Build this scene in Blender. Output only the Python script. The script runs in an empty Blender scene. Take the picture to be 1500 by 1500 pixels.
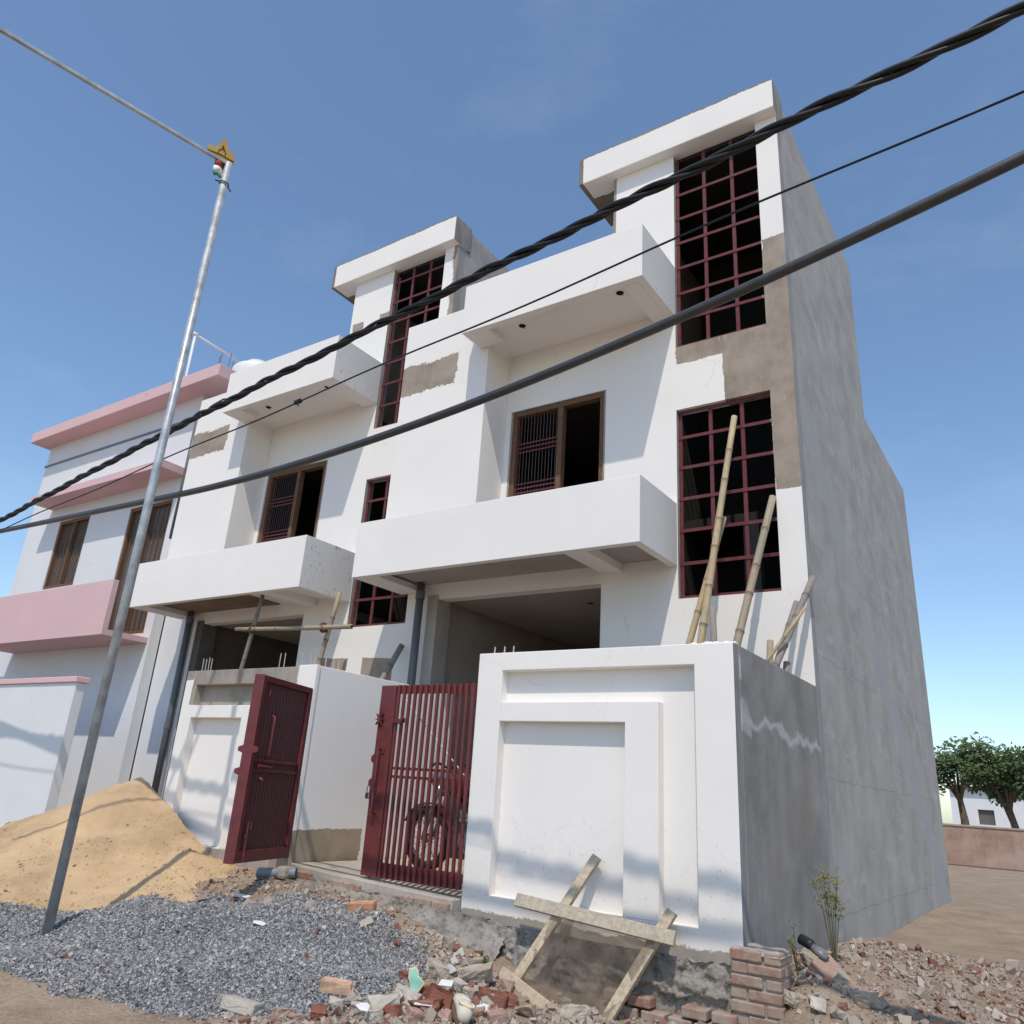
import bpy, bmesh, math, random
import numpy as np
from mathutils import Vector, Matrix
from mathutils import noise as mnoise
random.seed(7); rng = np.random.default_rng(7)
S = bpy.context.scene
COL = S.collection
# ------------------------------------------------------------------ helpers
def link(o, parent=None):
    COL.objects.link(o)
    if parent is not None: o.parent = parent
    return o
def empty(name, loc=(0, 0, 0), rz=0.0):
    o = bpy.data.objects.new(name, None); o.location = loc; o.rotation_euler = (0, 0, rz); o.empty_display_size = .1
    return link(o)
def tag(o, label=None, cat=None, group=None, kind=None):
    if label: o['label'] = label
    if cat: o['category'] = cat
    if group: o['group'] = group
    if kind: o['kind'] = kind
    return o
def copy_tree(o, parent=None):
    c = o.copy(); COL.objects.link(c); c.parent = parent
    for ch in list(o.children): copy_tree(ch, c)
    return c
class MB:
    def __init__(s): s.v = []; s.f = []
    def add(s, vs, fs):
        b = len(s.v); s.v += [tuple(v) for v in vs]; s.f += [tuple(b + i for i in f) for f in fs]; return s
    def box(s, x0, x1, y0, y1, z0, z1):
        vs = [(x, y, z) for z in (z0, z1) for y in (y0, y1) for x in (x0, x1)]
        return s.add(vs, [(0, 2, 3, 1), (4, 5, 7, 6), (0, 1, 5, 4), (2, 6, 7, 3), (0, 4, 6, 2), (1, 3, 7, 5)])
    def bar(s, a, b, w, h, up=(0, 0, 1)):
        a = Vector(a); b = Vector(b); d = (b - a).normalized(); u = Vector(up)
        r = d.cross(u)
        if r.length < 1e-4: r = d.cross(Vector((1, 0, 0)))
        r.normalize(); u = r.cross(d).normalized()
        vs = [p + r * sx * w / 2 + u * sz * h / 2 for p in (a, b) for sx, sz in ((-1, -1), (1, -1), (1, 1), (-1, 1))]
        return s.add(vs, [(0, 1, 2, 3), (7, 6, 5, 4), (0, 4, 5, 1), (1, 5, 6, 2), (2, 6, 7, 3), (3, 7, 4, 0)])
    def tube(s, pts, r, n=8, caps=True):
        pts = [Vector(p) for p in pts]; rs = r if isinstance(r, (list, tuple)) else [r] * len(pts)
        b = len(s.v); prev = None
        for i, p in enumerate(pts):
            d = (pts[min(i + 1, len(pts) - 1)] - pts[max(i - 1, 0)]).normalized()
            if prev is None:
                x = d.cross(Vector((0, 0, 1)))
                if x.length < 1e-3: x = d.cross(Vector((1, 0, 0)))
            else: x = prev - d * prev.dot(d)
            x.normalize(); prev = x; y = d.cross(x)
            for k in range(n):
                a = 2 * math.pi * k / n
                s.v.append(tuple(p + (x * math.cos(a) + y * math.sin(a)) * rs[i]))
        for i in range(len(pts) - 1):
            for k in range(n):
                k2 = (k + 1) % n
                s.f.append((b + i * n + k, b + i * n + k2, b + (i + 1) * n + k2, b + (i + 1) * n + k))
        if caps:
            s.f.append(tuple(b + k for k in reversed(range(n)))); e = b + (len(pts) - 1) * n
            s.f.append(tuple(e + k for k in range(n)))
        return s
    def prism(s, poly, axis, a0, a1):
        # poly: 2D list; axis 'x': poly is (y,z); 'y': (x,z); 'z': (x,y)
        n = len(poly)
        def P(p, a): return {'x': (a, p[0], p[1]), 'y': (p[0], a, p[1]), 'z': (p[0], p[1], a)}[axis]
        b = len(s.v)
        s.v += [P(p, a0) for p in poly] + [P(p, a1) for p in poly]
        s.f.append(tuple(b + i for i in range(n))); s.f.append(tuple(b + n + i for i in reversed(range(n))))
        for i in range(n):
            j = (i + 1) % n; s.f.append((b + i, b + j, b + n + j, b + n + i))
        return s
    def torus(s, c, R, r, ax, n=28, m=8):
        c = Vector(c); ax = Vector(ax).normalized(); u = ax.orthogonal().normalized(); w = ax.cross(u)
        b = len(s.v)
        for i in range(n):
            a = 2 * math.pi * i / n; d = u * math.cos(a) + w * math.sin(a)
            for k in range(m):
                t = 2 * math.pi * k / m
                s.v.append(tuple(c + d * (R + r * math.cos(t)) + ax * r * math.sin(t)))
        for i in range(n):
            for k in range(m):
                i2 = (i + 1) % n; k2 = (k + 1) % m
                s.f.append((b + i * m + k, b + i2 * m + k, b + i2 * m + k2, b + i * m + k2))
        return s
    def build(s, name, mat, parent=None, smooth=False, bevel=0, segs=2):
        me = bpy.data.meshes.new(name); me.from_pydata(s.v, [], s.f)
        bm = bmesh.new(); bm.from_mesh(me); bmesh.ops.recalc_face_normals(bm, faces=bm.faces); bm.to_mesh(me); bm.free()
        if smooth: me.polygons.foreach_set('use_smooth', [True] * len(me.polygons))
        if mat: me.materials.append(mat)
        o = link(bpy.data.objects.new(name, me), parent)
        if bevel:
            m = o.modifiers.new('b', 'BEVEL'); m.width = bevel; m.segments = segs; m.limit_method = 'ANGLE'; m.angle_limit = math.radians(40)
        return o
def split_build(m, name, mat, parent, **k):
    """one object per connected piece of the mesh builder"""
    par = list(range(len(m.v)))
    def find(i):
        while par[i] != i: par[i] = par[par[i]]; i = par[i]
        return i
    for f in m.f:
        for j in f[1:]: par[find(j)] = find(f[0])
    gr = {}
    for f in m.f: gr.setdefault(find(f[0]), []).append(f)
    out = []
    for fs in gr.values():
        ids = sorted({i for f in fs for i in f}); mp = {v: k_ for k_, v in enumerate(ids)}
        q_ = MB(); q_.v = [m.v[i] for i in ids]; q_.f = [tuple(mp[i] for i in f) for f in fs]; out.append(q_.build(name, mat, parent, **k))
    return out
def gridwall(x0, x1, z0, z1, y0, y1, holes, edges='lrtb'):
    """wall between y0 (front) and y1 with rectangular openings, no internal faces"""
    xs = sorted({x0, x1} | {v for h in holes for v in h[:2] if x0 < v < x1}); zs = sorted({z0, z1} | {v for h in holes for v in h[2:] if z0 < v < z1})
    def solid(i, j):
        if i < 0 or j < 0 or i >= len(xs) - 1 or j >= len(zs) - 1: return False
        cx = (xs[i] + xs[i + 1]) / 2; cz = (zs[j] + zs[j + 1]) / 2
        return not any(h[0] < cx < h[1] and h[2] < cz < h[3] for h in holes)
    m = MB(); idx = {}
    def V(i, j, s):
        k = (i, j, s)
        if k not in idx: idx[k] = len(m.v); m.v.append((xs[i], (y0, y1)[s], zs[j]))
        return idx[k]
    for i in range(len(xs) - 1):
        for j in range(len(zs) - 1):
            if not solid(i, j): continue
            m.f.append((V(i, j, 0), V(i + 1, j, 0), V(i + 1, j + 1, 0), V(i, j + 1, 0)))
            m.f.append((V(i, j, 1), V(i, j + 1, 1), V(i + 1, j + 1, 1), V(i + 1, j, 1)))
            for di, dj, a, b in ((-1, 0, (i, j), (i, j + 1)), (1, 0, (i + 1, j), (i + 1, j + 1)), (0, -1, (i, j), (i + 1, j)), (0, 1, (i, j + 1), (i + 1, j + 1))):
                if not solid(i + di, j + dj):
                    m.f.append((V(*a, 0), V(*b, 0), V(*b, 1), V(*a, 1)))
    return m
# ------------------------------------------------------------------ materials
def newmat(name):
    m = bpy.data.materials.new(name); m.use_nodes = True; nt = m.node_tree
    b = nt.nodes['Principled BSDF']; b.inputs['Roughness'].default_value = .85
    b.inputs['Specular IOR Level'].default_value = .25
    return m, nt, b
class NT:
    def __init__(s, nt): s.nt = nt
    def n(s, t, **k):
        x = s.nt.nodes.new(t)
        for a, v in k.items(): setattr(x, a, v)
        return x
    def math(s, op, a, b=None, c=None):
        x = s.n('ShaderNodeMath', operation=op)
        for i, v in enumerate((a, b, c)):
            if v is None: continue
            if isinstance(v, (int, float)): x.inputs[i].default_value = v
            else: s.nt.links.new(v, x.inputs[i])
        return x.outputs[0]
    def link(s, a, b): s.nt.links.new(a, b)
    def noise(s, vec, scale, detail=4, rough=.55, dim='3D'):
        x = s.n('ShaderNodeTexNoise'); x.inputs['Scale'].default_value = scale; x.inputs['Detail'].default_value = detail; x.inputs['Roughness'].default_value = rough
        if vec is not None: s.link(vec, x.inputs['Vector'])
        return x.outputs['Fac']
    def ramp(s, fac, stops):
        x = s.n('ShaderNodeValToRGB'); e = x.color_ramp.elements
        while len(e) > 1: e.remove(e[-1])
        e[0].position = stops[0][0]; e[0].color = (*stops[0][1], 1)
        for p, c in stops[1:]:
            q = e.new(p); q.color = (*c, 1)
        s.link(fac, x.inputs[0]); return x.outputs[0]
    def mix(s, fac, a, b, blend='MIX'):
        x = s.n('ShaderNodeMix', data_type='RGBA', blend_type=blend)
        for sock, v in ((x.inputs[0], fac), (x.inputs[6], a), (x.inputs[7], b)):
            if isinstance(v, (int, float)): sock.default_value = v
            elif isinstance(v, tuple): sock.default_value = (*v, 1)
            else: s.link(v, sock)
        return x.outputs[2]
    def smooth(s, v, lo, hi):
        x = s.n('ShaderNodeMapRange'); s.link(v, x.inputs[0]); x.inputs[1].default_value = lo; x.inputs[2].default_value = hi; return x.outputs[0]
    def stretch(s, vec, sc):
        x = s.n('ShaderNodeMapping'); s.link(vec, x.inputs[0]); x.inputs['Scale'].default_value = sc; return x.outputs[0]
def bump(q, h, strength, dist, b):
    x = q.n('ShaderNodeBump'); x.inputs['Strength'].default_value = strength; x.inputs['Distance'].default_value = dist
    q.link(h, x.inputs['Height']); q.link(x.outputs[0], b.inputs['Normal']); return x
WHITE = (.845, .81, .768); CEM = (.335, .275, .222); CEM2 = (.205, .2, .19)
def plaster(name, base=WHITE, cem=CEM, patches=(), sidecem=None, end_spots=False, dirt=.5, bumps=1.0, seed=0.0, sidex=-99, splash=None):
    """painted plaster; patches = (axisA, axisB, a0, a1, b0, b1, amp, slope) left as bare cement"""
    m, nt, b = newmat(name); q = NT(nt)
    tc = q.n('ShaderNodeTexCoord').outputs['Object']; mp = q.n('ShaderNodeMapping'); q.link(tc, mp.inputs[0]); mp.inputs['Location'].default_value = (seed, seed * .7, seed * 1.3)
    vec = mp.outputs[0]
    sep = q.n('ShaderNodeSeparateXYZ'); q.link(tc, sep.inputs[0]); ax = {'x': sep.outputs[0], 'y': sep.outputs[1], 'z': sep.outputs[2]}
    big = q.noise(vec, 1.1, 5, .6); mid = q.noise(vec, 9, 5, .65); fine = q.noise(vec, 70, 4, .6)
    col = q.ramp(big, [(.3, tuple(c * .955 for c in base)), (.65, base)])
    col = q.mix(q.math('MULTIPLY', q.smooth(mid, .62, .80), .10 * dirt), col, tuple(c * .6 for c in base))
    # faint trowel / roller streaks along the wall
    st = q.noise(q.stretch(vec, (1.2, 1.2, 14)), 2.2, 4, .6)
    col = q.mix(q.math('MULTIPLY', q.smooth(st, .55, .75), .10 * dirt), col, tuple(c * .82 for c in base))
    vs = q.noise(q.stretch(vec, (9, 9, .55)), 2.0, 5, .7)
    col = q.mix(q.math('MULTIPLY', q.smooth(vs, .66, .8), .28 * dirt), col, tuple(c * f for c, f in zip(base, (.60, .58, .55))))
    # hairline cracks in a few places
    wv = q.n('ShaderNodeVectorMath', operation='ADD'); q.link(vec, wv.inputs[0]); nz_ = q.n('ShaderNodeTexNoise'); nz_.inputs['Scale'].default_value = 3; nz_.inputs['Detail'].default_value = 5; q.link(vec, nz_.inputs['Vector'])
    sc_ = q.n('ShaderNodeVectorMath', operation='SCALE'); q.link(nz_.outputs['Color'], sc_.inputs[0]); sc_.inputs['Scale'].default_value = .22; q.link(sc_.outputs[0], wv.inputs[1])
    vo = q.n('ShaderNodeTexVoronoi', feature='DISTANCE_TO_EDGE'); vo.inputs['Scale'].default_value = .9; q.link(wv.outputs[0], vo.inputs['Vector'])
    ck = q.math('MULTIPLY', q.math('LESS_THAN', vo.outputs['Distance'], .0035), q.math('GREATER_THAN', q.noise(vec, .8, 3, .5), .58))
    col = q.mix(q.math('MULTIPLY', ck, .26 * min(1, dirt * 2)), col, tuple(c * .45 for c in base))
    if splash is not None:   # mud splashed up from the ground
        sz = q.n('ShaderNodeSeparateXYZ'); q.link(tc, sz.inputs[0])
        hh_ = q.math('ADD', sz.outputs[2], q.math('MULTIPLY', q.math('SUBTRACT', q.noise(vec, 6, 6, .7), .5), .7))
        col = q.mix(q.math('MULTIPLY', q.math('SUBTRACT', 1, q.smooth(hh_, splash, splash + .45)), .22), col, (.52, .44, .35))
        col = q.mix(q.math('MULTIPLY', q.math('MULTIPLY', q.smooth(q.noise(vec, 34, 3, .6), .64, .70), q.math('SUBTRACT', 1, q.smooth(hh_, splash + .1, splash + .8))), .5), col, (.36, .29, .22))
    # specks and chips
    ch = q.noise(vec, 26, 2, .5)
    col = q.mix(q.math('MULTIPLY', q.smooth(ch, .755, .77), .55 * dirt), col, tuple(c * .45 for c in base))
    bh = q.math('ADD', q.math('MULTIPLY', mid, .6), q.math('MULTIPLY', fine, .25))
    geo = q.n('ShaderNodeNewGeometry'); sn = q.n('ShaderNodeSeparateXYZ'); q.link(geo.outputs['Normal'], sn.inputs[0])
    # bare cement
    cn = q.noise(vec, 2.6, 6, .65); cs = q.noise(q.stretch(vec, (5, 5, .7)), 1.6, 5, .65)
    cc = q.ramp(q.math('ADD', q.math('MULTIPLY', cn, .78), q.math('MULTIPLY', cs, .22)), [(.36, tuple(c * .72 for c in cem)), (.52, cem), (.7, tuple(min(1, c * 1.22) for c in cem))])
    cc = q.mix(q.math('MULTIPLY', q.smooth(q.noise(q.stretch(vec, (8, 8, 1.0)), 2.6, 6, .75), .62, .70), .5), cc, tuple(.6 * c for c in WHITE))
    edge = q.math('SUBTRACT', q.math('ADD', q.math('MULTIPLY', q.noise(vec, 2.6, 8, .72), .75), q.math('MULTIPLY', q.noise(vec, 38, 4, .7), .25)), .5)
    tot = None
    for A, B, a0, a1, b0, b1, amp, sl in patches:
        va = ax[A]; vb = ax[B]
        if sl: vb = q.math('SUBTRACT', vb, q.math('MULTIPLY', q.math('SUBTRACT', va, a0), sl))
        d = q.math('MINIMUM', q.math('MINIMUM', q.math('SUBTRACT', va, a0), q.math('SUBTRACT', a1, va)), q.math('MINIMUM', q.math('SUBTRACT', vb, b0), q.math('SUBTRACT', b1, vb)))
        d = q.math('ADD', d, q.math('MULTIPLY', edge, amp * 2.6)); k = q.smooth(d, 0, .006)
        tot = k if tot is None else q.math('MAXIMUM', tot, k)
    if tot is not None:
        if sidecem is None or True:
            tot = q.math('MULTIPLY', tot, q.math('SUBTRACT', 1, q.math('MULTIPLY', q.math('GREATER_THAN', sn.outputs[0], .7), q.math('GREATER_THAN', ax['x'], sidex)))) if sidecem else tot
        col = q.mix(tot, col, cc); bh = q.math('SUBTRACT', bh, q.math('MULTIPLY', tot, .8))
    if sidecem:
        sc = q.ramp(q.math('ADD', q.math('MULTIPLY', cn, .5), q.math('MULTIPLY', cs, .5)), [(.3, tuple(c * .6 for c in sidecem)), (.5, sidecem), (.68, tuple(c * 1.3 for c in sidecem))])
        col = q.mix(q.math('MULTIPLY', q.math('GREATER_THAN', sn.outputs[0], .7), q.math('GREATER_THAN', ax['x'], sidex)), col, sc)
    if end_spots:  # faces turned to +x: half greyed, with upright dark spots on top
        dn = q.noise(q.stretch(vec, (16, 16, 4.5)), 1.9, 3, .6)
        k = q.math('MULTIPLY', q.smooth(dn, end_spots, end_spots + .035), q.math('GREATER_THAN', sn.outputs[0], .7))
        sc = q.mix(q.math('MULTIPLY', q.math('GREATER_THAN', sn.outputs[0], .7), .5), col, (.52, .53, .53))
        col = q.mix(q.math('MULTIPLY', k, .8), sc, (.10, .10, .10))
    q.link(col, b.inputs['Base Color']); b.inputs['Roughness'].default_value = .9
    bump(q, bh, .22 * bumps, .010, b)
    return m
def cement(name, base, var=.35, bandy=None, stain=False, rough=.9, bump_d=.012, brown=None, pits=False, streak=.22, lifts=False):
    m, nt, b = newmat(name); q = NT(nt)
    tc = q.n('ShaderNodeTexCoord').outputs['Object']
    n1 = q.noise(tc, 1.5, 6, .65); n2 = q.noise(q.stretch(tc, (4, 4, .6)), 1.5, 6, .7); n3 = q.noise(tc, 60, 4, .6)
    f = q.math('ADD', q.math('MULTIPLY', n1, 1 - streak), q.math('MULTIPLY', n2, streak))
    col = q.ramp(f, [(.36, tuple(c * (1 - var) for c in base)), (.5, base), (.68, tuple(c * (1 + var) for c in base))])
    col = q.mix(q.math('MULTIPLY', q.smooth(n3, .45, .75), .18), col, tuple(c * .6 for c in base))
    if brown: col = q.mix(q.math('MULTIPLY', q.smooth(q.noise(tc, .9, 4, .6), .5, .7), .6), col, brown)
    if stain:
        sp = q.noise(q.stretch(tc, (1, 1, .35)), 38, 3, .6)
        col = q.mix(q.math('MULTIPLY', q.smooth(sp, .68, .74), .7), col, tuple(c * .3 for c in base))
    if lifts:
        sz = q.n('ShaderNodeSeparateXYZ'); q.link(tc, sz.inputs[0]); zz_ = q.math('ADD', sz.outputs[2], q.math('MULTIPLY', q.noise(tc, 1.7, 3, .5), .12))
        lf_ = q.math('LESS_THAN', q.math('FRACT', q.math('MULTIPLY', zz_, .82)), .012); col = q.mix(q.math('MULTIPLY', lf_, .45), col, tuple(c * .6 for c in base))
        col = q.mix(q.math('MULTIPLY', q.smooth(q.noise(q.stretch(tc, (1, 1, .3)), 30, 4, .7), .66, .72), .55), col, tuple(c * .45 for c in base))
        col = q.mix(q.math('MULTIPLY', q.smooth(q.noise(q.stretch(tc, (1, .5, 1.6)), 2.2, 6, .7), .56, .66), .5), col, tuple(min(1, c * 1.35) for c in base))
    if pits:
        pv = q.noise(tc, 13, 6, .75); col = q.mix(q.math('MULTIPLY', q.smooth(pv, .52, .64), .75), col, tuple(c * .3 for c in base)); n3 = q.math('SUBTRACT', n3, q.math('MULTIPLY', q.smooth(pv, .5, .66), 1.2))
    if bandy:   # a smeared lighter stroke of grout across the side: z = a + b*y
        sep = q.n('ShaderNodeSeparateXYZ'); q.link(tc, sep.inputs[0])
        for (ya, yb, a, s_, w, amp, c) in bandy:
            d = q.math('SUBTRACT', sep.outputs[2], q.math('ADD', q.math('MULTIPLY', sep.outputs[1], s_), a))
            nn = q.math('MULTIPLY', q.math('SUBTRACT', q.noise(tc, 3.2, 4, .55), .5), amp)
            d = q.math('SUBTRACT', w, q.math('ABSOLUTE', q.math('ADD', d, nn)))
            k = q.math('MULTIPLY', q.smooth(d, 0, .045), q.math('MULTIPLY', q.math('GREATER_THAN', sep.outputs[1], ya), q.math('LESS_THAN', sep.outputs[1], yb)))
            col = q.mix(q.math('MULTIPLY', k, .75), col, c)
    q.link(col, b.inputs['Base Color']); b.inputs['Roughness'].default_value = rough
    bump(q, q.math('ADD', q.math('MULTIPLY', n1, .5), q.math('MULTIPLY', n3, .5)), .5, bump_d, b)
    return m
def simple(name, c, rough=.5, metal=0, var=.15, scale=20, spec=.3, bumpd=0, chips=None):
    m, nt, b = newmat(name); q = NT(nt); tc = q.n('ShaderNodeTexCoord').outputs['Object']
    n = q.noise(tc, scale, 5, .6)
    col = q.ramp(n, [(.3, tuple(x * (1 - var) for x in c)), (.7, tuple(min(1, x * (1 + var)) for x in c))])
    if chips: 
        k = q.smooth(q.noise(q.stretch(tc, (1, 1, .4)), 16, 5, .7), .70, .74)
        col = q.mix(q.math('MULTIPLY', k, .8), col, chips)
    q.link(col, b.inputs['Base Color']); b.inputs['Metallic'].default_value = metal; b.inputs['Specular IOR Level'].default_value = spec
    r = q.smooth(n, 0, 1); q.link(q.math('ADD', q.math('MULTIPLY', r, .2), rough - .1), b.inputs['Roughness'])
    if bumpd: bump(q, n, .6, bumpd, b)
    return m
def islands(name, stops, rough=.9, bumpd=.004, scale=60, dust=None):
    m, nt, b = newmat(name); q = NT(nt); geo = q.n('ShaderNodeNewGeometry')
    tc = q.n('ShaderNodeTexCoord').outputs['Object']
    col = q.ramp(geo.outputs['Random Per Island'], stops)
    n = q.noise(tc, scale, 5, .65)
    col = q.mix(q.math('MULTIPLY', n, .35), col, (.12, .11, .10))
    if dust:
        col = q.mix(q.math('MULTIPLY', q.smooth(q.noise(tc, 7, 6, .72), .36, .60), .86), col, dust)
    q.link(col, b.inputs['Base Color']); b.inputs['Roughness'].default_value = rough
    bump(q, n, .8, bumpd, b); return m
def wood(name, c, rough=.75, axis=(1, 1, 1), stain=0.5, ring=False):
    m, nt, b = newmat(name); q = NT(nt); tc = q.n('ShaderNodeTexCoord').outputs['Object']
    g = q.noise(q.stretch(tc, axis), 9, 6, .7); s_ = q.noise(tc, 7, 5, .65)
    col = q.ramp(g, [(.3, tuple(x * .62 for x in c)), (.55, c), (.75, tuple(min(1, x * 1.18) for x in c))])
    col = q.mix(q.math('MULTIPLY', q.smooth(s_, .5, .72), stain), col, (.30, .285, .265))
    k = q.noise(tc, 45, 2, .5); col = q.mix(q.smooth(k, .73, .76), col, (.05, .04, .03))
    if ring:
        at_ = q.n('ShaderNodeAttribute', attribute_name='node_ring'); col = q.mix(q.math('MULTIPLY', at_.outputs['Fac'], .75), col, tuple(x * .3 for x in c))
        col = q.mix(q.math('MULTIPLY', q.smooth(q.noise(tc, 2.3, 3, .5), .45, .65), .5), col, tuple(x * f for x, f in zip(c, (.72, .78, .85))))
    q.link(col, b.inputs['Base Color']); b.inputs['Roughness'].default_value = rough; bump(q, g, .5, .004, b); return m
M = {}
M['white'] = plaster('white_paint')
M['bay'] = plaster('bay_paint', patches=[('x', 'z', -5.70, -4.60, 6.36, 6.86, .16, -.02)], seed=3)
M['parapet'] = plaster('parapet_paint', end_spots=.69, seed=5)
M['parapet_spotted'] = plaster('parapet_spotted', end_spots=.645, seed=9)
M['facade_r'] = plaster('facade_paint_r', sidecem=(.30, .295, .285), patches=[('x', 'z', -.285, .05, 4.17, 7.56, .05, 0), ('x', 'z', -.83, .05, 5.35, 6.40, .04, 0), ('x', 'z', -1.44, -.8, 6.07, 6.40, .06, 0), ('x', 'z', -2.5, -2.33, 7, 9.6, .02, 0)], seed=1)
M['facade_l'] = plaster('facade_paint_l', sidecem=(.30, .285, .265), patches=[('x', 'z', -2.31, -2.04, 8.28, 8.58, .05, 0), ('x', 'z', -1.66, -1.4, 8.35, 8.6, .05, 0), ('x', 'z', -.10, .05, 7, 9.6, .16, 0), ('x', 'z', -1.03, -.42, 2.05, 2.57, .03, -.05), ('x', 'z', -1.95, -1.33, 1.8, 2.6, .06, -.06)], seed=12)
M['cap'] = plaster('cornice_paint', cem=(.22, .19, .16), sidecem=(.27, .25, .225), patches=[('x', 'z', -3, -2.815, 9, 11, .03, 0), ('x', 'z', -3, .1, 9.918, 10.2, .05, 0), ('x', 'y', -3, .1, .2, 2, .09, 0)], seed=2)
M['side'] = cement('side_cement', (.375, .355, .33), .15, streak=.06, lifts=True, bandy=[(-1, 9, 5.4, -.75, .30, 1.2, (.36, .365, .37)), (-1, 9, 8.2, -.95, .05, .9, (.46, .46, .45)), (-1, 9, 3.4, -.6, .04, 1.1, (.42, .42, .42))])
M['yardside'] = cement('wall_side_cement', (.265, .252, .235), .24, streak=.08, stain=True, brown=(.24, .205, .17), bandy=[(.03, 3, 1.48, -.01, .055, .42, (.50, .49, .475)), (.03, .35, 1.45, .0, .12, .5, (.42, .41, .40)), (-.2, .16, 1.93, -.4, .09, .4, (.5, .49, .48))])
M['cem'] = cement('bare_cement', CEM, .25)
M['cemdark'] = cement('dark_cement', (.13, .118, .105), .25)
M['brownsoffit'] = cement('brown_soffit', (.23, .165, .12), .3)
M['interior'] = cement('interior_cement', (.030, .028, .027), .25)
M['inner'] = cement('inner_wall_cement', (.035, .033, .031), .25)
M['porch'] = cement('porch_plaster', (.40, .36, .325), .12)
M['floor'] = cement('yard_floor', (.42, .375, .315), .22, bump_d=.02)
M['grille'] = simple('maroon_grille', (.135, .036, .038), .45, var=.2, scale=14, chips=(.32, .26, .24))
M['maroon'] = simple('maroon_gate', (.145, .033, .033), .42, var=.18, scale=10, spec=.4, chips=(.30, .17, .15))
M['maroond'] = simple('maroon_sheet', (.10, .022, .022), .42, var=.2, scale=8, spec=.4, chips=(.22, .12, .11))
M['frame'] = wood('door_frame_wood', (.165, .088, .05), axis=(6, 6, .5), stain=.15)
M['rod'] = simple('rod_steel', (.10, .07, .065), .45, metal=.3)
M['pipe'] = simple('pipe_grey_pvc', (.125, .135, .145), .4, var=.12, scale=6)
M['black'] = simple('black_cable', (.018, .018, .02), .45, var=.2, scale=30)
M['cable'] = simple('cable_sheath', (.045, .045, .048), .38, var=.2, scale=12, spec=.5)
M['hole'] = simple('hole_black', (.012, .01, .01), .9)
M['galv'] = simple('galvanised', (.42, .44, .455), .42, metal=.35, var=.3, scale=7)
M['steel'] = simple('bright_steel', (.33, .33, .33), .3, metal=.9)
M['rebar'] = simple('rebar_rust', (.17, .13, .11), .8, scale=40)
M['rebarl'] = simple('rebar_dusty', (.40, .38, .36), .8, scale=40)
M['yellow'] = simple('yellow_board', (.52, .31, .06), .6, var=.2, scale=5)
M['pink'] = plaster('pink_paint', base=(.68, .46, .47), dirt=.8, seed=20)
M['whiteb'] = plaster('white_house', base=(.70, .71, .72), dirt=.8, seed=21)
M['plank'] = wood('plank_wood', (.52, .425, .30), axis=(3, 3, 3), stain=.45)
M['plank2'] = wood('plank_weathered', (.47, .395, .30), axis=(3, 3, 3), stain=.6)
M['bamboo'] = wood('bamboo_yellow', (.50, .39, .235), .55, ring=True, axis=(10, 10, 1.2), stain=.3)
M['bambooh'] = wood('bamboo_straw', (.46, .345, .20), .55, ring=True, axis=(10, 10, 1.2), stain=.2)
M['bamboog'] = wood('bamboo_grey', (.27, .235, .20), .75, ring=True, axis=(10, 10, 1.2), stain=.5)
M['bambood'] = wood('bamboo_dull', (.38, .305, .215), .6, ring=True, axis=(10, 10, 1.2), stain=.4)
M['rope'] = simple('coir_rope', (.14, .065, .035), .9, scale=60, bumpd=.004)
BR = [(0, (.34, .16, .09)), (.25, (.27, .095, .06)), (.45, (.40, .235, .15)), (.62, (.22, .075, .05)), (.8, (.42, .27, .18)), (1, (.30, .13, .08))]
M['brick'] = islands('old_brick', BR, dust=(.38, .32, .265))
M['brickclean'] = simple('orange_brick', (.47, .255, .15), .9, var=.25, scale=16, bumpd=.008)
M['brickpale'] = simple('pale_brick', (.50, .325, .225), .9, var=.25, scale=14, bumpd=.008)
M['brickred'] = cement('red_brick', (.23, .09, .06), .35, brown=(.36, .28, .22), bump_d=.03)
M['brickdust'] = cement('dusty_brick', (.38, .255, .20), .3, brown=(.42, .36, .30), bump_d=.03)
M['lump'] = cement('mortar_lump', (.41, .35, .28), .35, brown=(.34, .285, .23), bump_d=.04)
M['lumpp'] = cement('pale_lump', (.47, .425, .36), .3, brown=(.40, .35, .29), bump_d=.04)
M['mortar'] = cement('mortar', (.36, .32, .275), .3, bump_d=.03)
M['plinth'] = cement('plinth_cement', (.27, .25, .225), .5, bump_d=.06, brown=(.31, .25, .185), pits=True)
M['gravel'] = islands('gravel_stone', [(0, (.075, .076, .08)), (.3, (.19, .19, .194)), (.6, (.30, .30, .303)), (.85, (.41, .405, .40)), (.95, (.50, .48, .465)), (1, (.62, .57, .52))], rough=.8, bumpd=.002, scale=90)
M['rubble'] = islands('rubble_bits', [(0, (.28, .14, .10)), (.12, (.22, .09, .065)), (.2, (.36, .27, .21)), (.5, (.42, .36, .29)), (.75, (.33, .26, .21)), (1, (.50, .46, .40))], bumpd=.004)
M['sand'] = cement('sand', (.49, .345, .20), .22, bump_d=.03, streak=.02, brown=(.42, .29, .165))
M['leaf'] = simple('weed_leaf', (.20, .20, .07), .6, var=.4, scale=30)
M['leafg'] = simple('green_leaf', (.10, .17, .04), .6, var=.4, scale=30)
M['stem'] = simple('weed_stem', (.14, .12, .06), .8)
M['tyre'] = simple('tyre_rubber', (.02, .02, .02), .8)
M['red'] = simple('red_enamel', (.09, .014, .018), .3, spec=.5)
M['orange'] = simple('amber_plastic', (.36, .13, .02), .4)
M['tank'] = simple('white_plastic', (.72, .72, .71), .5, var=.05)
M['paper'] = simple('white_paper', (.62, .61, .59), .8, var=.08)
M['tile'] = simple('grey_tile', (.42, .43, .44), .4, var=.08)
M['mint'] = simple('mint_plastic', (.19, .40, .31), .5, var=.12, scale=8)
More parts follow.
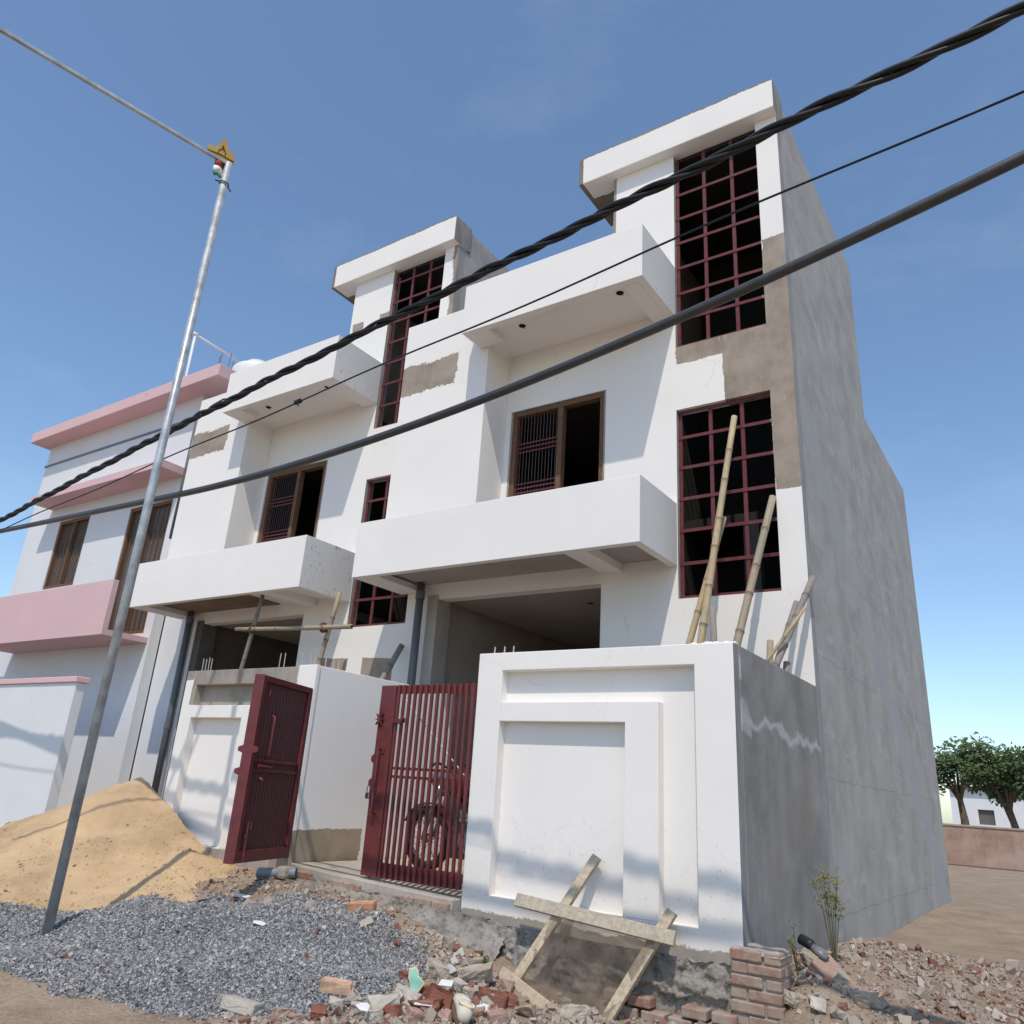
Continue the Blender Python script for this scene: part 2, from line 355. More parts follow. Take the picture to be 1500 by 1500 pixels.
M['cream'] = simple('cream_edge', (.52, .46, .28), .6)
M['shoe'] = simple('cream_rubber', (.60, .545, .44), .65, var=.1, scale=9)
M['shoein'] = simple('shoe_lining', (.70, .60, .42), .8, var=.2, scale=14)
M['shoesole'] = simple('shoe_sole', (.16, .09, .06), .8)
M['rubber'] = simple('black_rubber', (.02, .02, .022), .45)
M['glass'] = simple('grey_sheet', (.16, .165, .17), .3)
M['cloth_r'] = simple('flag_saffron', (.32, .06, .03), .8)
M['cloth_w'] = simple('flag_white', (.78, .78, .76), .8)
M['cloth_g'] = simple('flag_green', (.02, .22, .12), .8)
M['bark'] = simple('tree_bark', (.12, .09, .06), .9, var=.3, scale=9, bumpd=.03)
M['foliage'] = islands('tree_foliage', [(0, (.04, .07, .02)), (.5, (.07, .12, .03)), (1, (.10, .15, .045))], bumpd=.001)
# wire net of the sand screen: fine real weave as alternating transparency
def netmat():
    m, nt, b = newmat('wire_net'); q = NT(nt)
    tc = q.n('ShaderNodeTexCoord').outputs['Object']
    n = q.noise(tc, 5, 5, .6)
    q.link(q.ramp(n, [(.35, (.13, .10, .072)), (.65, (.25, .195, .14))]), b.inputs['Base Color'])
    tr = q.n('ShaderNodeBsdfTransparent'); mx = q.n('ShaderNodeMixShader')
    q.link(q.math('ADD', q.math('MULTIPLY', q.smooth(n, .35, .65), .25), .30), mx.inputs[0])
    q.link(tr.outputs[0], mx.inputs[1]); q.link(b.outputs[0], mx.inputs[2])
    q.link(mx.outputs[0], nt.nodes['Material Output'].inputs[0]); return m
M['net'] = netmat()
# ------------------------------------------------------------------ ground
CP = [(-4.71, -3.4, -.277), (-4.25, -3.2, -.234), (-4.02, -2.8, -.10), (-3.26, -2.95, -.115), (-2.79, -2.95, -.14), (-2.305, -3.0, -.21), (-1.935, -2.95, -.32), (-1.71, -2.9, -.46), (-1.27, -2.85, -.57), (-.79, -2.75, -.58),
      (-2.47, -4.9, -.538), (-2.075, -4.6, -.52), (-1.817, -4.3, -.52), (-1.54, -4.0, -.515), (-1.245, -3.7, -.515), (-.8, -3.2, -.56), (-.24, -2.9, -.60), (.3, -3.0, -.52), (.6, -2.9, -.42),
      (-3.65, -4.1, -.43), (-2.9, -3.8, -.369), (-2.24, -3.5, -.387), (-6.1, -2.5, -.1), (-5.23, -2.9, -.10), (-4.74, -3.0, -.13), (-5.6, -3.9, -.40), (-7, -3.8, -.42), (-5, -5, -.5), (-8, -3, -.3),
      (-3.68, -2.8, -.10), (-4.4, -2.45, -.06), (-5.0, -2.45, -.04), (.4, -2.2, -.16), (.35, -1.6, -.12), (.9, -1.8, -.24), (.8, -2.5, -.33), (1.6, -1.5, -.45), (.5, 0, -.25), (.5, 3, -.4), (2, -4, -.65), (1, -4, -.62), (0, -4.2, -.57), (0, -5.5, -.62), (-3, -6.5, -.62),
      (-1.2, -2.3, -.5), (0, -2.4, -.5), (-2.4, -2.3, -.3), (-3.5, -2.2, -.2), (-3, -1, -.2), (-6, -1, -.2), (-1, -1, -.3), (-9, 0, -.3), (-3, 4, -.3), (-9, 5, -.3)]
cpa = np.array(CP)
def terrain(x, y):
    x = np.asarray(x, float); y = np.asarray(y, float)
    d2 = (x[..., None] - cpa[:, 0]) ** 2 + (y[..., None] - cpa[:, 1]) ** 2 + .02
    w = d2 ** -1.7; far = 6.0 ** -3.4
    return ((w * cpa[:, 2]).sum(-1) + far * -.65 * 2) / (w.sum(-1) + far * 2)
def fnoise(x, y, s, seed=0): return mnoise.noise(Vector((x * s + seed, y * s - seed, seed * .37)))
def hz(x, y):
    return float(terrain(np.array([x]), np.array([y]))[0]) + .018 * fnoise(x, y, 1.6) + .010 * fnoise(x, y, 5.5, 3)
GP = [(-4.9, -3.30), (-4.25, -3.14), (-3.7, -2.98), (-3.2, -2.98), (-2.75, -3.05), (-2.3, -3.12), (-2.0, -3.2), (-1.92, -3.35), (-1.95, -3.6), (-1.95, -3.85), (-2.0, -4.15), (-2.2, -4.45), (-2.6, -4.75), (-3.2, -5.2), (-6, -5.7), (-10, -5.7), (-10, -3.7), (-6, -3.7), (-5.4, -3.5)]
def inpoly(x, y, P):
    c = False; j = len(P) - 1
    for i in range(len(P)):
        if (P[i][1] > y) != (P[j][1] > y) and x < (P[j][0] - P[i][0]) * (y - P[i][1]) / (P[j][1] - P[i][1]) + P[i][0]: c = not c
        j = i
    return c
def pdist(x, y, P):
    best = 9
    for i in range(len(P)):
        ax_, ay = P[i]; bx, by = P[(i + 1) % len(P)]; dx, dy = bx - ax_, by - ay
        t = max(0, min(1, ((x - ax_) * dx + (y - ay) * dy) / (dx * dx + dy * dy))); best = min(best, math.hypot(x - ax_ - t * dx, y - ay - t * dy))
    return best if inpoly(x, y, P) else -best
xs = np.concatenate([-np.geomspace(500, 11, 18), np.arange(-10, 3.01, .07), np.geomspace(3.6, 500, 20)])
ys = np.concatenate([-np.geomspace(500, 7.6, 18), np.arange(-7, .51, .07), np.geomspace(1, 900, 24)])
XX, YY = np.meshgrid(xs, ys, indexing='ij'); ZZ = terrain(XX, YY)
g = MB(); zone = []
for i in range(len(xs)):
    for j in range(len(ys)):
        x, y = xs[i], ys[j]; near = -10 <= x <= 3 and -7 <= y <= .5
        z = ZZ[i, j] + (.018 * fnoise(x, y, 1.6) + .010 * fnoise(x, y, 5.5, 3) if near else 0)
        g.v.append((x, y, z))
        gv = 0.
        if near and x < -1: gv = max(0, min(1, .5 + (pdist(x, y, GP) + .10 * fnoise(x, y, 4, 9)) / .12))
        zone.append(gv)
nj = len(ys)
for i in range(len(xs) - 1):
    for j in range(nj - 1): g.f.append((i * nj + j, (i + 1) * nj + j, (i + 1) * nj + j + 1, i * nj + j + 1))
def groundmat():
    m, nt, b = newmat('ground_soil'); q = NT(nt); tc = q.n('ShaderNodeTexCoord').outputs['Object']
    n1 = q.noise(tc, 2.2, 6, .65); n2 = q.noise(tc, 30, 5, .7); n3 = q.noise(tc, 110, 3, .6)
    soil = q.ramp(q.math('ADD', q.math('MULTIPLY', n1, .5), q.math('MULTIPLY', n2, .5)), [(.3, (.17, .12, .085)), (.5, (.33, .25, .18)), (.7, (.44, .35, .26))])
    grv = q.ramp(q.math('ADD', q.math('MULTIPLY', n2, .5), q.math('MULTIPLY', n3, .5)), [(.35, (.07, .07, .075)), (.6, (.22, .22, .225))])
    at = q.n('ShaderNodeAttribute', attribute_name='gravel_cover')
    q.link(q.mix(at.outputs['Fac'], soil, grv), b.inputs['Base Color']); b.inputs['Roughness'].default_value = .95
    bump(q, q.math('ADD', q.math('MULTIPLY', n2, .7), q.math('MULTIPLY', n3, .3)), 1.0, .03, b); return m
ground = g.build('ground', groundmat(), smooth=True); tag(ground, kind='structure')
at = ground.data.attributes.new('gravel_cover', 'FLOAT', 'POINT'); at.data.foreach_set('value', zone)

def scatter(name, pts, sizes, mat, kind='stuff', flat=.75, label=None, cat=None):
    n = len(pts); pts = np.asarray(pts); sizes = np.asarray(sizes)[:, None, None]
    cube = np.array([(x, y, z) for z in (-1, 1) for y in (-1, 1) for x in (-1, 1)], float) * .5
    v = cube[None] * (1 + rng.uniform(-.38, .38, (n, 8, 3))); v *= rng.uniform(.55, 1.25, (n, 1, 3)); v[:, :, 2] *= flat
    qn = rng.normal(size=(n, 4)); qn[:, 1:3] *= .8; qn /= np.linalg.norm(qn, axis=1)[:, None]; w, x, y, z = qn.T
    R = np.stack([1 - 2 * (y * y + z * z), 2 * (x * y - w * z), 2 * (x * z + w * y), 2 * (x * y + w * z), 1 - 2 * (x * x + z * z), 2 * (y * z - w * x), 2 * (x * z - w * y), 2 * (y * z + w * x), 1 - 2 * (x * x + y * y)], 1).reshape(n, 3, 3)
    v = np.einsum('nij,nkj->nki', R, v) * sizes + pts[:, None, :]
    q = np.array([(0, 2, 3, 1), (4, 5, 7, 6), (0, 1, 5, 4), (2, 6, 7, 3), (0, 4, 6, 2), (1, 3, 7, 5)])
    f = (q[None] + (np.arange(n) * 8)[:, None, None]).reshape(-1)
    me = bpy.data.meshes.new(name); me.vertices.add(n * 8); me.vertices.foreach_set('co', v.reshape(-1))
    me.loops.add(len(f)); me.loops.foreach_set('vertex_index', f.astype(np.int32))
    me.polygons.add(n * 6); me.polygons.foreach_set('loop_start', np.arange(0, len(f), 4, dtype=np.int32)); me.polygons.foreach_set('loop_total', np.full(n * 6, 4, np.int32))
    me.update(calc_edges=True); me.shade_flat(); me.materials.append(mat); o = link(bpy.data.objects.new(name, me)); tag(o, label, cat, kind=kind); return o
def batch_h(P):
    z = terrain(P[:, 0], P[:, 1])
    return np.array([zz + .018 * fnoise(x, y, 1.6) + .010 * fnoise(x, y, 5.5, 3) for (x, y), zz in zip(P, z)])
# gravel: individual crushed stones
pts = []; sz = []
cand = np.stack([rng.uniform(-9.5, -1.7, 150000), rng.uniform(-5.6, -2.9, 150000)], 1)
keep = []
for x, y in cand:
    d = pdist(x, y, GP)
    if d + .09 * fnoise(x, y, 4, 9) > -.03 + rng.normal() * .035: 
        if x > -5.6 or rng.random() < .35: keep.append((x, y))
keep = np.array(keep); hh = batch_h(keep)
sizes = rng.uniform(.007, .016, len(keep)) * np.where(rng.random(len(keep)) < .03, 1.9, 1); 
scatter('gravel', np.column_stack([keep, hh + sizes * .25]), sizes, M['gravel'], label='loose grey crushed stone gravel spread in front of the gates', cat='gravel')
# small rubble at the foot of the wall
RP = [(-2.15, -3.0), (-1.7, -2.75), (-.2, -2.6), (.35, -2.7), (.9, -2.5), (1.2, -3.2), (.8, -4.2), (-.6, -4.6), (-1.9, -5.1), (-2.5, -5.0), (-2.0, -4.35), (-1.85, -3.9), (-1.85, -3.6), (-1.95, -3.3)]
keep = []
for x, y in np.stack([rng.uniform(-2.8, 1.3, 14000), rng.uniform(-5, -2.5, 14000)], 1):
    d = pdist(x, y, RP)
    if d > -.05 + rng.normal() * .06: keep.append((x, y))
k2 = []
for x, y in np.stack([rng.uniform(.02, 1.6, 5000), rng.uniform(-2.5, .5, 5000)], 1): k2.append((x, y))
for x, y in np.stack([rng.uniform(-5.0, -1.9, 1500), rng.uniform(-3.3, -2.6, 1500)], 1): k2.append((x, y))
k3 = [(x, y) for x, y in np.stack([rng.uniform(-5.5, -2.0, 260), rng.uniform(-5.2, -3.1, 260)], 1) if pdist(x, y, GP) > 0]
keep = np.array(keep + k2 + k3); hh = batch_h(keep); sizes = np.clip(rng.lognormal(-4.3, .62, len(keep)), .005, .07)
scatter('rubble', np.column_stack([keep, hh + sizes * .2]), sizes, M['rubble'], flat=.6, label='small broken brick and mortar bits littered below the wall', cat='rubble')
# sand heap (against the left boundary wall)
sm = MB(); SX = np.arange(-8.9, -4.2, .03); SY = np.arange(-4.4, -2.41, .03)
def sandh(x, y):
    d = math.hypot((x + 7.35) / 1.0, (y + 2.30) / 1.0)
    z = .83 - .50 * d + .05 * fnoise(x, y, 2.2, 5) + .03 * abs(fnoise(x, y, 6, 6)) + .012 * fnoise(x, y, 15, 7) + .006 * fnoise(x, y, 33, 9)
    z2 = .13 - .26 * math.hypot(x + 5.75, (y + 2.75) * 1.4) + .03 * fnoise(x, y, 4, 8) + .012 * fnoise(x, y, 15, 7) + .006 * fnoise(x, y, 33, 9)
    return max(z, z2) - .04
for x in SX:
    for y in SY: sm.v.append((x, y, max(sandh(x, y), hz(x, y) - .05)))
ny = len(SY)
for i in range(len(SX) - 1):
    for j in range(ny - 1): sm.f.append((i * ny + j, (i + 1) * ny + j, (i + 1) * ny + j + 1, i * ny + j + 1))
sand = sm.build('sand_heap', M['sand'], smooth=True); tag(sand, 'heap of yellow building sand against the white wall left of the open gate', 'sand heap')
cl_p = []
for x, y in np.stack([rng.uniform(-8.6, -4.5, 5200), rng.uniform(-4.3, -2.45, 5200)], 1):
    a_, b_ = sandh(x, y), hz(x, y)
    if -.10 < a_ - b_ < .5 and rng.random() < (.9 if a_ - b_ < .06 else .35): cl_p.append((x, y, max(a_, b_)))
cs_ = np.clip(rng.lognormal(-4.7, .5, len(cl_p)), .004, .035)
so_ = scatter('sand_clods', cl_p, cs_, M['sand'], flat=.7); so_.parent = sand
# yard floor and gate apron
yf = MB().prism([(-4.55, -.001), (-4.55, -2.40), (-4.42, -2.46), (-4.1, -2.50), (-3.66, -2.525), (-3.2, -2.54), (-2.8, -2.545), (-2.405, -2.53), (-2.405, -2.26), (-.12, -2.26), (-.12, -.001)], 'z', -.06, .05)
yf.v = [(x, y, z - (.034 * max(0, min(2.1, x + 4.45)) if y < -1 else 0)) for x, y, z in yf.v]
tag(yf.build('yard_floor', M['floor'], bevel=.01), kind='structure')
# rough mortar skirt running down from the floor edge to the ground
sk = MB(); na_, nb_ = 150, 16; SKP = [(-4.46, -2.44), (-4.1, -2.505), (-3.66, -2.53), (-3.2, -2.545), (-2.8, -2.55), (-2.40, -2.535), (-2.15, -2.47), (-1.9, -2.43)]
for i in range(na_ + 1):
    t = i / na_ * (len(SKP) - 1); k = min(int(t), len(SKP) - 2); t -= k
    x = SKP[k][0] + (SKP[k + 1][0] - SKP[k][0]) * t; y = SKP[k][1] + (SKP[k + 1][1] - SKP[k][1]) * t
    zt = -.012 - .034 * max(0, min(2.1, x + 4.45)) - (.06 * max(0, x + 2.4) / .5) - .03 * abs(fnoise(x, 0, 6, 1)); yo = y - .26 - .06 * fnoise(x, 1, 3, 2); zb = hz(x, yo) - .04
    for j in range(nb_ + 1):
        v = j / nb_; b_ = v ** 1.7
        sk.v.append((x + .02 * fnoise(x, v, 9, 3), y - .012 + (yo - y) * b_ - .035 * abs(fnoise(x, v * 1.5, 7, 4)) * (.3 + v) - .018 * fnoise(x, v, 21, 5), zt + (zb - zt) * v ** .8 + .016 * fnoise(x, v, 16, 6) * min(1, 4 * v)))
for i in range(na_):
    for j in range(nb_): sk.f.append((i * (nb_ + 1) + j, (i + 1) * (nb_ + 1) + j, (i + 1) * (nb_ + 1) + j + 1, i * (nb_ + 1) + j + 1))
sko = sk.build('mortar_skirt', M['plinth'], smooth=True); tag(sko, 'rough broken mortar edge sloping down from the concrete floor to the gravel', 'kerb')
tag(MB().box(-10, -4.85, -2.28, -.001, -.12, .045).build('yard_floor', M['floor']), kind='structure')
# brick edging set in the skirt, just below the floor edge
ed = MB(); pe = [(-4.36, -2.475), (-4.1, -2.51), (-3.66, -2.535), (-3.2, -2.55), (-2.8, -2.555), (-2.42, -2.54)]
for (x0, y0), (x1, y1) in zip(pe, pe[1:]):
    L = math.hypot(x1 - x0, y1 - y0); nb = max(1, round(L / .2))
    for k in range(nb):
        if random.random() < .12: continue
        t = (k + .5) / nb; c = Vector((x0 + (x1 - x0) * t, y0 + (y1 - y0) * t + .035 + random.uniform(-.006, .01), 0)); d = Vector(((x1 - x0) / L, (y1 - y0) / L, 0)); w = L / nb * .47
        zc = -.02 - .034 * (c.x + 4.45) + random.uniform(-.005, .004)
        ed.bar(c - d * w + Vector((0, 0, zc)), c + d * w + Vector((0, 0, zc)), .10, .062)
edo = empty('brick_edging', (0, 0, 0)); split_build(ed, 'brick', M['brick'], edo, bevel=.010); tag(edo, 'broken brick course edging the concrete floor under the gates', 'edging')
# ------------------------------------------------------------------ the two houses
XW = 5.284
def soffit_ring(m, x0, x1, y0, y1, z, zin, w):
    pass
def house(name, label, off, left):
    H = empty(name, (off, 0, -.033 if left else 0)); tag(H, label, 'house')
    holes = [(-5.0, -2.437, -.2, 3.33), (-3.925, -2.454, 3.56, 5.95), (-1.44, -.28, 6.326, 9.6), (-1.44, -.28, 3.03, 5.43), (-5.4, -2.377, 6.95, 9.6)]
    gridwall(-5.284, 0, -.6, 9.459, 0, .18, holes).build('facade', M['facade_l' if left else 'facade_r'], H)
    # right flank
    MB().prism([(.183, -.7), (8, -.7), (8, 6.95), (4.4, 6.95), (4.4, 9.9), (.183, 9.9)], 'x', -.18, -.004).build('side_wall', M['side'], H)
    sw = MB().prism([(.183, -.7), (8, -.7), (8, 3.4), (.183, 3.4)], 'x', -5.28, -5.12); sw.build('side_wall', M['cemdark'] if left else M['porch'], H)
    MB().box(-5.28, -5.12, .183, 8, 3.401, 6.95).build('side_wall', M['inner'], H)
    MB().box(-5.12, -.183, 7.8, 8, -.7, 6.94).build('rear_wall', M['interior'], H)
    # tower above the roof
    tw = MB().box(-2.377, -2.2, .183, 4.4, 6.952, 9.45).box(-2.199, -.182, 4.2, 4.398, 6.952, 9.45)
    split_build(tw, 'stair_tower', M['cem'], H)
    MB().prism([(-2.894, -.16), (.018, -.16), (.018, .3), (-.19, .3), (-.19, 4.35), (-2.39, 4.35), (-2.39, .9), (-2.894, .9)], 'z', 9.461, 9.955).build('roof_cornice', M['cap'], H, bevel=.012)
    # slabs and inner walls
    MB().box(-5.1, -2.19, .185, 7.79, 3.34, 3.53).build('floor_slab', M['porch'], H)
    MB().box(-5.1, -2.381, .185, 7.79, 6.78, 6.93).build('roof_slab', M['cemdark'], H)
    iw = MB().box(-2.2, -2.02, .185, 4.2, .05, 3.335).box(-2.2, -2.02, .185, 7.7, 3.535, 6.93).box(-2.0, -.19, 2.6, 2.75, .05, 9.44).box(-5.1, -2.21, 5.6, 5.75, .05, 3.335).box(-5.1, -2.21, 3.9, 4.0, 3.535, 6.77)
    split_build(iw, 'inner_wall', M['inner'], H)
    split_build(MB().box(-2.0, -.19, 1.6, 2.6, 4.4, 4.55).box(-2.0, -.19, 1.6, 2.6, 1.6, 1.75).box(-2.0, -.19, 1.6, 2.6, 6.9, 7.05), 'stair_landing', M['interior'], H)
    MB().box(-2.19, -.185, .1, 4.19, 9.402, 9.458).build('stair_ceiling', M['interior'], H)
    MB().box(-1.05, -.85, 1.2, 1.35, .05, 4.3).build('stair_pillar', M['cemdark'], H)
    # bay beside the recess
    MB().box(-5.66, -4.045, -.552, -.002, 4.0, 7.59).build('bay', M['bay'], H, bevel=.006)
    # lower balcony: floor, front, ends; soffit has an edge ring and a cantilever beam
    pm = M['parapet_spotted' if left else 'parapet']
    lb = MB().prism([(-5.69, -1.022), (-1.446, -1.022), (-1.446, -.003), (-1.546, -.003), (-1.546, -.922), (-5.5, -.922), (-5.5, -.003), (-5.69, -.003)], 'z', 3.417, 4.193)
    B = lb.build('balcony', pm, H, bevel=.006)
    if left:
        MB().box(-5.5, -3.05, -.922, -.003, 3.50, 3.58).build('balcony_floor', M['brownsoffit'], B); MB().box(-3.049, -1.546, -.922, -.003, 3.52, 3.58).build('balcony_floor', M['white'], B)
    else: MB().box(-5.5, -1.546, -.922, -.003, 3.52, 3.58).build('balcony_floor', M['porch'], B)
    split_build(MB().box(-2.43, -2.15, -.92, -.004, 3.42, 3.519).box(-5.498, -5.3, -.92, -.004, 3.42, 3.499), 'balcony_beam', M['white'], B)
    ub = MB().prism([(-4.174, -1.022), (-1.435, -1.022), (-1.435, -.003), (-1.535, -.003), (-1.535, -.922), (-4.03, -.922), (-4.03, -.56), (-4.174, -.56)], 'z', 6.783, 7.556)
    U = ub.build('roof_parapet', pm, H, bevel=.006)
    MB().box(-4.03, -1.535, -.922, -.003, 6.88, 6.95).build('parapet_floor', M['white'], U)
    split_build(MB().box(-4.03, -3.78, -.92, -.56, 6.785, 6.879).box(-1.74, -1.536, -.92, -.004, 6.785, 6.879), 'parapet_beam', M['white'], U)
    for hx, hy in ((-1.892, -.703), (-3.404, -.66)):
        hl = MB().tube([(hx, hy, 6.876), (hx, hy, 6.8785)], .05, 16).build('light_hole', M['hole'], U)
        MB().tube([(hx, hy, 6.876), (hx + .02, hy - .01, 6.83), (hx + .06, hy - .01, 6.81)], .0025, 4).build('loose_wire', M['rod'], hl)
    # porch: beam, pillar, ceiling hole
    MB().box(-5.0, -2.437, .001, .2, 3.30, 3.328).build('porch_beam', M['white'], H)
    MB().box(-5.17, -4.985, -.012, .28, .05, 3.36).build('porch_pillar', M['cemdark'] if left else M['porch'], H)
    MB().tube([(-3.155, 1.05, 3.337), (-3.155, 1.05, 3.3395)], .05, 14).build('light_hole', M['hole'], H)
    MB().tube([(-3.0, 2.6, 3.337), (-3.0, 2.6, 3.3395)], .05, 14).build('light_hole', M['hole'], H)
    # drain pipe
    P = MB().tube([(-5.19, -.16, .05), (-5.19, -.16, 3.50)], .055, 14).build('drain_pipe', M['pipe'], H, smooth=True)
    split_build(MB().tube([(-5.19, -.16, 3.28), (-5.19, -.16, 3.40)], .066, 14).tube([(-5.19, -.16, 1.5), (-5.19, -.16, 1.6)], .064, 14), 'pipe_joint', M['pipe'], P)
    # stair windows: grilles of flat bars
    for z0, z1, zs_ in ((6.326, 9.405, [6.352 + .4055 * k for k in range(8)]), (3.03, 5.43, [3.052 + .402 * k for k in range(6)] + [5.405])):
        w = MB(); x0, x1 = -1.438, -.282; t = .045
        for k in range(3):
            xc = x0 + t / 2 + .3875 * k; w.box(xc - t / 2, xc + t / 2, .062, .086, z0 + .002, z1)
        for zc in zs_: w.box(x0, x1, .0535, .0635, zc - .02, zc + .02)
        W = w.build('stair_window', M['grille'], H)
        for zc in zs_[1:-1]:
            if random.random() < .65: MB().box(x1 - random.uniform(.02, .05), x1 + .001, .048, .069, zc - .022, zc + .022).build('mortar_daub', M['cem'], W, bevel=.008)
    # balcony door: wooden frame, grille on the left half, right half open
    F = MB()
    for x0, x1 in ((-3.925, -3.855), (-3.18, -3.10), (-2.524, -2.454)): F.box(x0, x1, .015, .12, 3.56, 5.88)
    F.box(-3.925, -2.454, .0149, .1201, 5.88, 5.948)
    D = F.build('balcony_door', M['frame'], H, bevel=.005)
    R_ = MB()
    for k in range(12):
        x = -3.82 + .63 * (k + .5) / 12 - .01; R_.tube([(x, .07, 3.57), (x, .07, 5.88)], .0055, 6)
    split_build(R_, 'door_rod', M['rod'], D)
    hb = MB()
    for zc in (5.45, 5.385, 5.32, 4.84, 4.775, 4.71): hb.box(-3.855, -3.18, .052, .062, zc - .01, zc + .01)
    hb.box(-3.855, -3.835, .05, .066, 3.57, 5.88).box(-3.2, -3.18, .05, .066, 3.57, 5.88)
    hb.build('door_grille', M['grille'], D)
    MB().box(-3.955, -2.425, -.002, .013, 5.95, 5.965).box(-3.95, -3.927, -.0021, .0131, 3.57, 5.95).box(-2.452, -2.43, -.0021, .0131, 3.57, 5.95).build('mortar_joint', M['cem'], D)
    return H
RH = house('house', 'white two storey house at right with bamboo poles leaning on its stair window', 0, False)
LH = house('house', 'white two storey house with dark spotted balcony ends, partly behind the nearer one', -XW, True)
LH['group'] = RH['group'] = 'twin white houses'
# rebar stubs etc on LH roofline are absent in the photo
# ------------------------------------------------------------------ boundary walls
MBW = {}
def relief_mat(patches, seed): return plaster('boundary_paint_%d' % seed, patches=patches, seed=seed, dirt=.22, bumps=.8, cem=(.34, .30, .255), sidecem=(.25, .245, .238), sidex=-.06, splash=.1)
wr = empty('boundary_wall', (0, -2.42, 0)); tag(wr, 'white boundary wall on the right with stepped recessed panels and bare grey side', 'wall')
wm = relief_mat([('x', 'z', -3, 1, -2, -.085, .08, .0)], 31)
f = gridwall(-2.397, 0, -.75, 2.03, 0, .13, [(-2.13, -.315, .036, 1.868)]); f.build('wall_front', wm, wr, bevel=.006)
MB().box(-2.14, -.305, .105, .1295, .02, 1.88).build('panel_back', wm, wr)
MB().prism([(-2.1295, 1.428), (-.905, 1.428), (-.905, .0365), (-.617, .0365), (-.617, 1.592), (-2.1295, 1.592)], 'y', .003, .1045).build('panel_frame', wm, wr, bevel=.005)
MB().prism([(.1305, -.75), (2.4175, -.75), (2.4175, 2.028), (.1305, 2.028)], 'x', -.13, .003).build('wall_side', M['yardside'], wr, bevel=.006)
cp = MB()
for k in range(26):
    x = -.38 + .36 * random.random(); s = random.uniform(.008, .02); cp.box(x, x + s * 2.2, .02 + .08 * random.random(), .02 + .1, 2.03, 2.03 + s)
cp.build('mortar_drops', M['white'], wr, bevel=.003)
rb = MB()
for x in (-2.28, -2.17, -2.07): rb.tube([(x, .07, 2.02), (x + .004, .07, 2.10)], .007, 6)
split_build(rb, 'rebar_stub', M['rebarl'], wr)
# rough plinth
pl = MB(); nx, nz = 190, 52
for i in range(nx + 1):
    for j in range(nz + 1):
        x = -2.42 + 2.44 * i / nx; z = -.80 + .70 * j / nz
        t = j / nz
        y = -.012 - .06 * (1 - t) ** 1.2 - .075 * abs(fnoise(x, z * 1.6, 5, 2)) * (1 - t * .6) - .05 * fnoise(x, z * 1.8, 13, 4) * (1 - t * .8) - .02 * fnoise(x, z, 34, 6)
        if -1.05 < x < -.12 and z < -.38 + .05 * fnoise(x, z, 8, 3): y = -.01
        top = -.10 + .05 * fnoise(x, 0, 3, 7) + .015 * fnoise(x, 0, 14, 8) - .04
        z = min(z, -.17 + .07 * fnoise(x, 0, 3, 7) + .025 * fnoise(x, 0, 16, 8)) if t > .93 else z
        pl.v.append((x, y if t < .999 else .01, z))
for i in range(nx):
    for j in range(nz): pl.f.append((i * (nz + 1) + j, (i + 1) * (nz + 1) + j, (i + 1) * (nz + 1) + j + 1, i * (nz + 1) + j + 1))
pl.build('rough_plinth', M['plinth'], wr, smooth=True)
bf = MB()
for r_ in range(5):
    for k in range(5):
        x = -1.0 + k * .2 + (.1 if r_ % 2 else 0); 
        if random.random() < .1 or x > -.15: continue
        bf.box(x + random.uniform(0, .01), x + .185 + random.uniform(-.012, .0), -.115 - random.uniform(0, .03), -.02, -.80 + r_ * .078 + random.uniform(0, .006), -.80 + r_ * .078 + .066)
bf.build('brick_footing', M['brick'], wr, bevel=.009)
# left boundary wall with bare upper band
lmx = 1
wl = empty('boundary_wall', (-4.84, -2.42, 0)); tag(wl, 'white boundary wall behind the sand heap with an unpainted cement band along its top', 'wall')
lm = relief_mat([('x', 'z', -1.86, -.005, 1.58, 2.2, .03, 0), ('x', 'z', -3, -.8, -1, .21, .06, -.10), ('x', 'z', -3, 1, -1, .085, .04, 0), ('x', 'z', -3, -1.85, 1.87, 2.2, .04, 0)], 33)
gridwall(-2.0, -.003, -.6, 1.985, 0, .13, [(-1.78, -.22, .08, 1.815)]).build('wall_front', lm, wl, bevel=.006)
MB().box(-1.79, -.21, .105, .1295, .06, 1.83).build('panel_back', lm, wl)
MB().prism([(-1.7795, 1.435), (-.84, 1.435), (-.84, .0805), (-.56, .0805), (-.56, 1.575), (-1.7795, 1.575)], 'y', .003, .1045).build('panel_frame', lm, wl, bevel=.005)
rb = MB()
for x in (-1.83, -1.77, -1.71, -1.66, -.42, -.34, -.05): rb.tube([(x, .07, 1.98), (x + random.uniform(-.01, .01), .07, 2.12 + random.uniform(0, .04))], .006, 6)
split_build(rb, 'rebar_stub', M['rebarl'], wl)
# partition wall between the two yards
pm_ = plaster('partition_paint', patches=[('y', 'z', -3, 1, -1, .36, .06, 0)], seed=41, dirt=.3, base=(.86, .82, .78), cem=(.38, .30, .22))
pw = empty('partition_wall', (-4.70, -2.42, 0)); tag(pw, 'white partition wall running back between the two gateways', 'wall')
MB().box(-.138, .142, -.003, .05, -.5, 2.0).build('gate_pillar', pm_, pw, bevel=.006)
MB().box(-.10, .125, .0501, 2.41, -.5, 1.995).build('wall_run', pm_, pw, bevel=.006)
rb = MB()
for y in (.08, .14, .3, .42, .5): rb.tube([(-.06, y, 1.98), (-.06, y, 2.13 + .03 * random.random())], .006, 6)
split_build(rb, 'rebar_stub', M['rebarl'], pw)
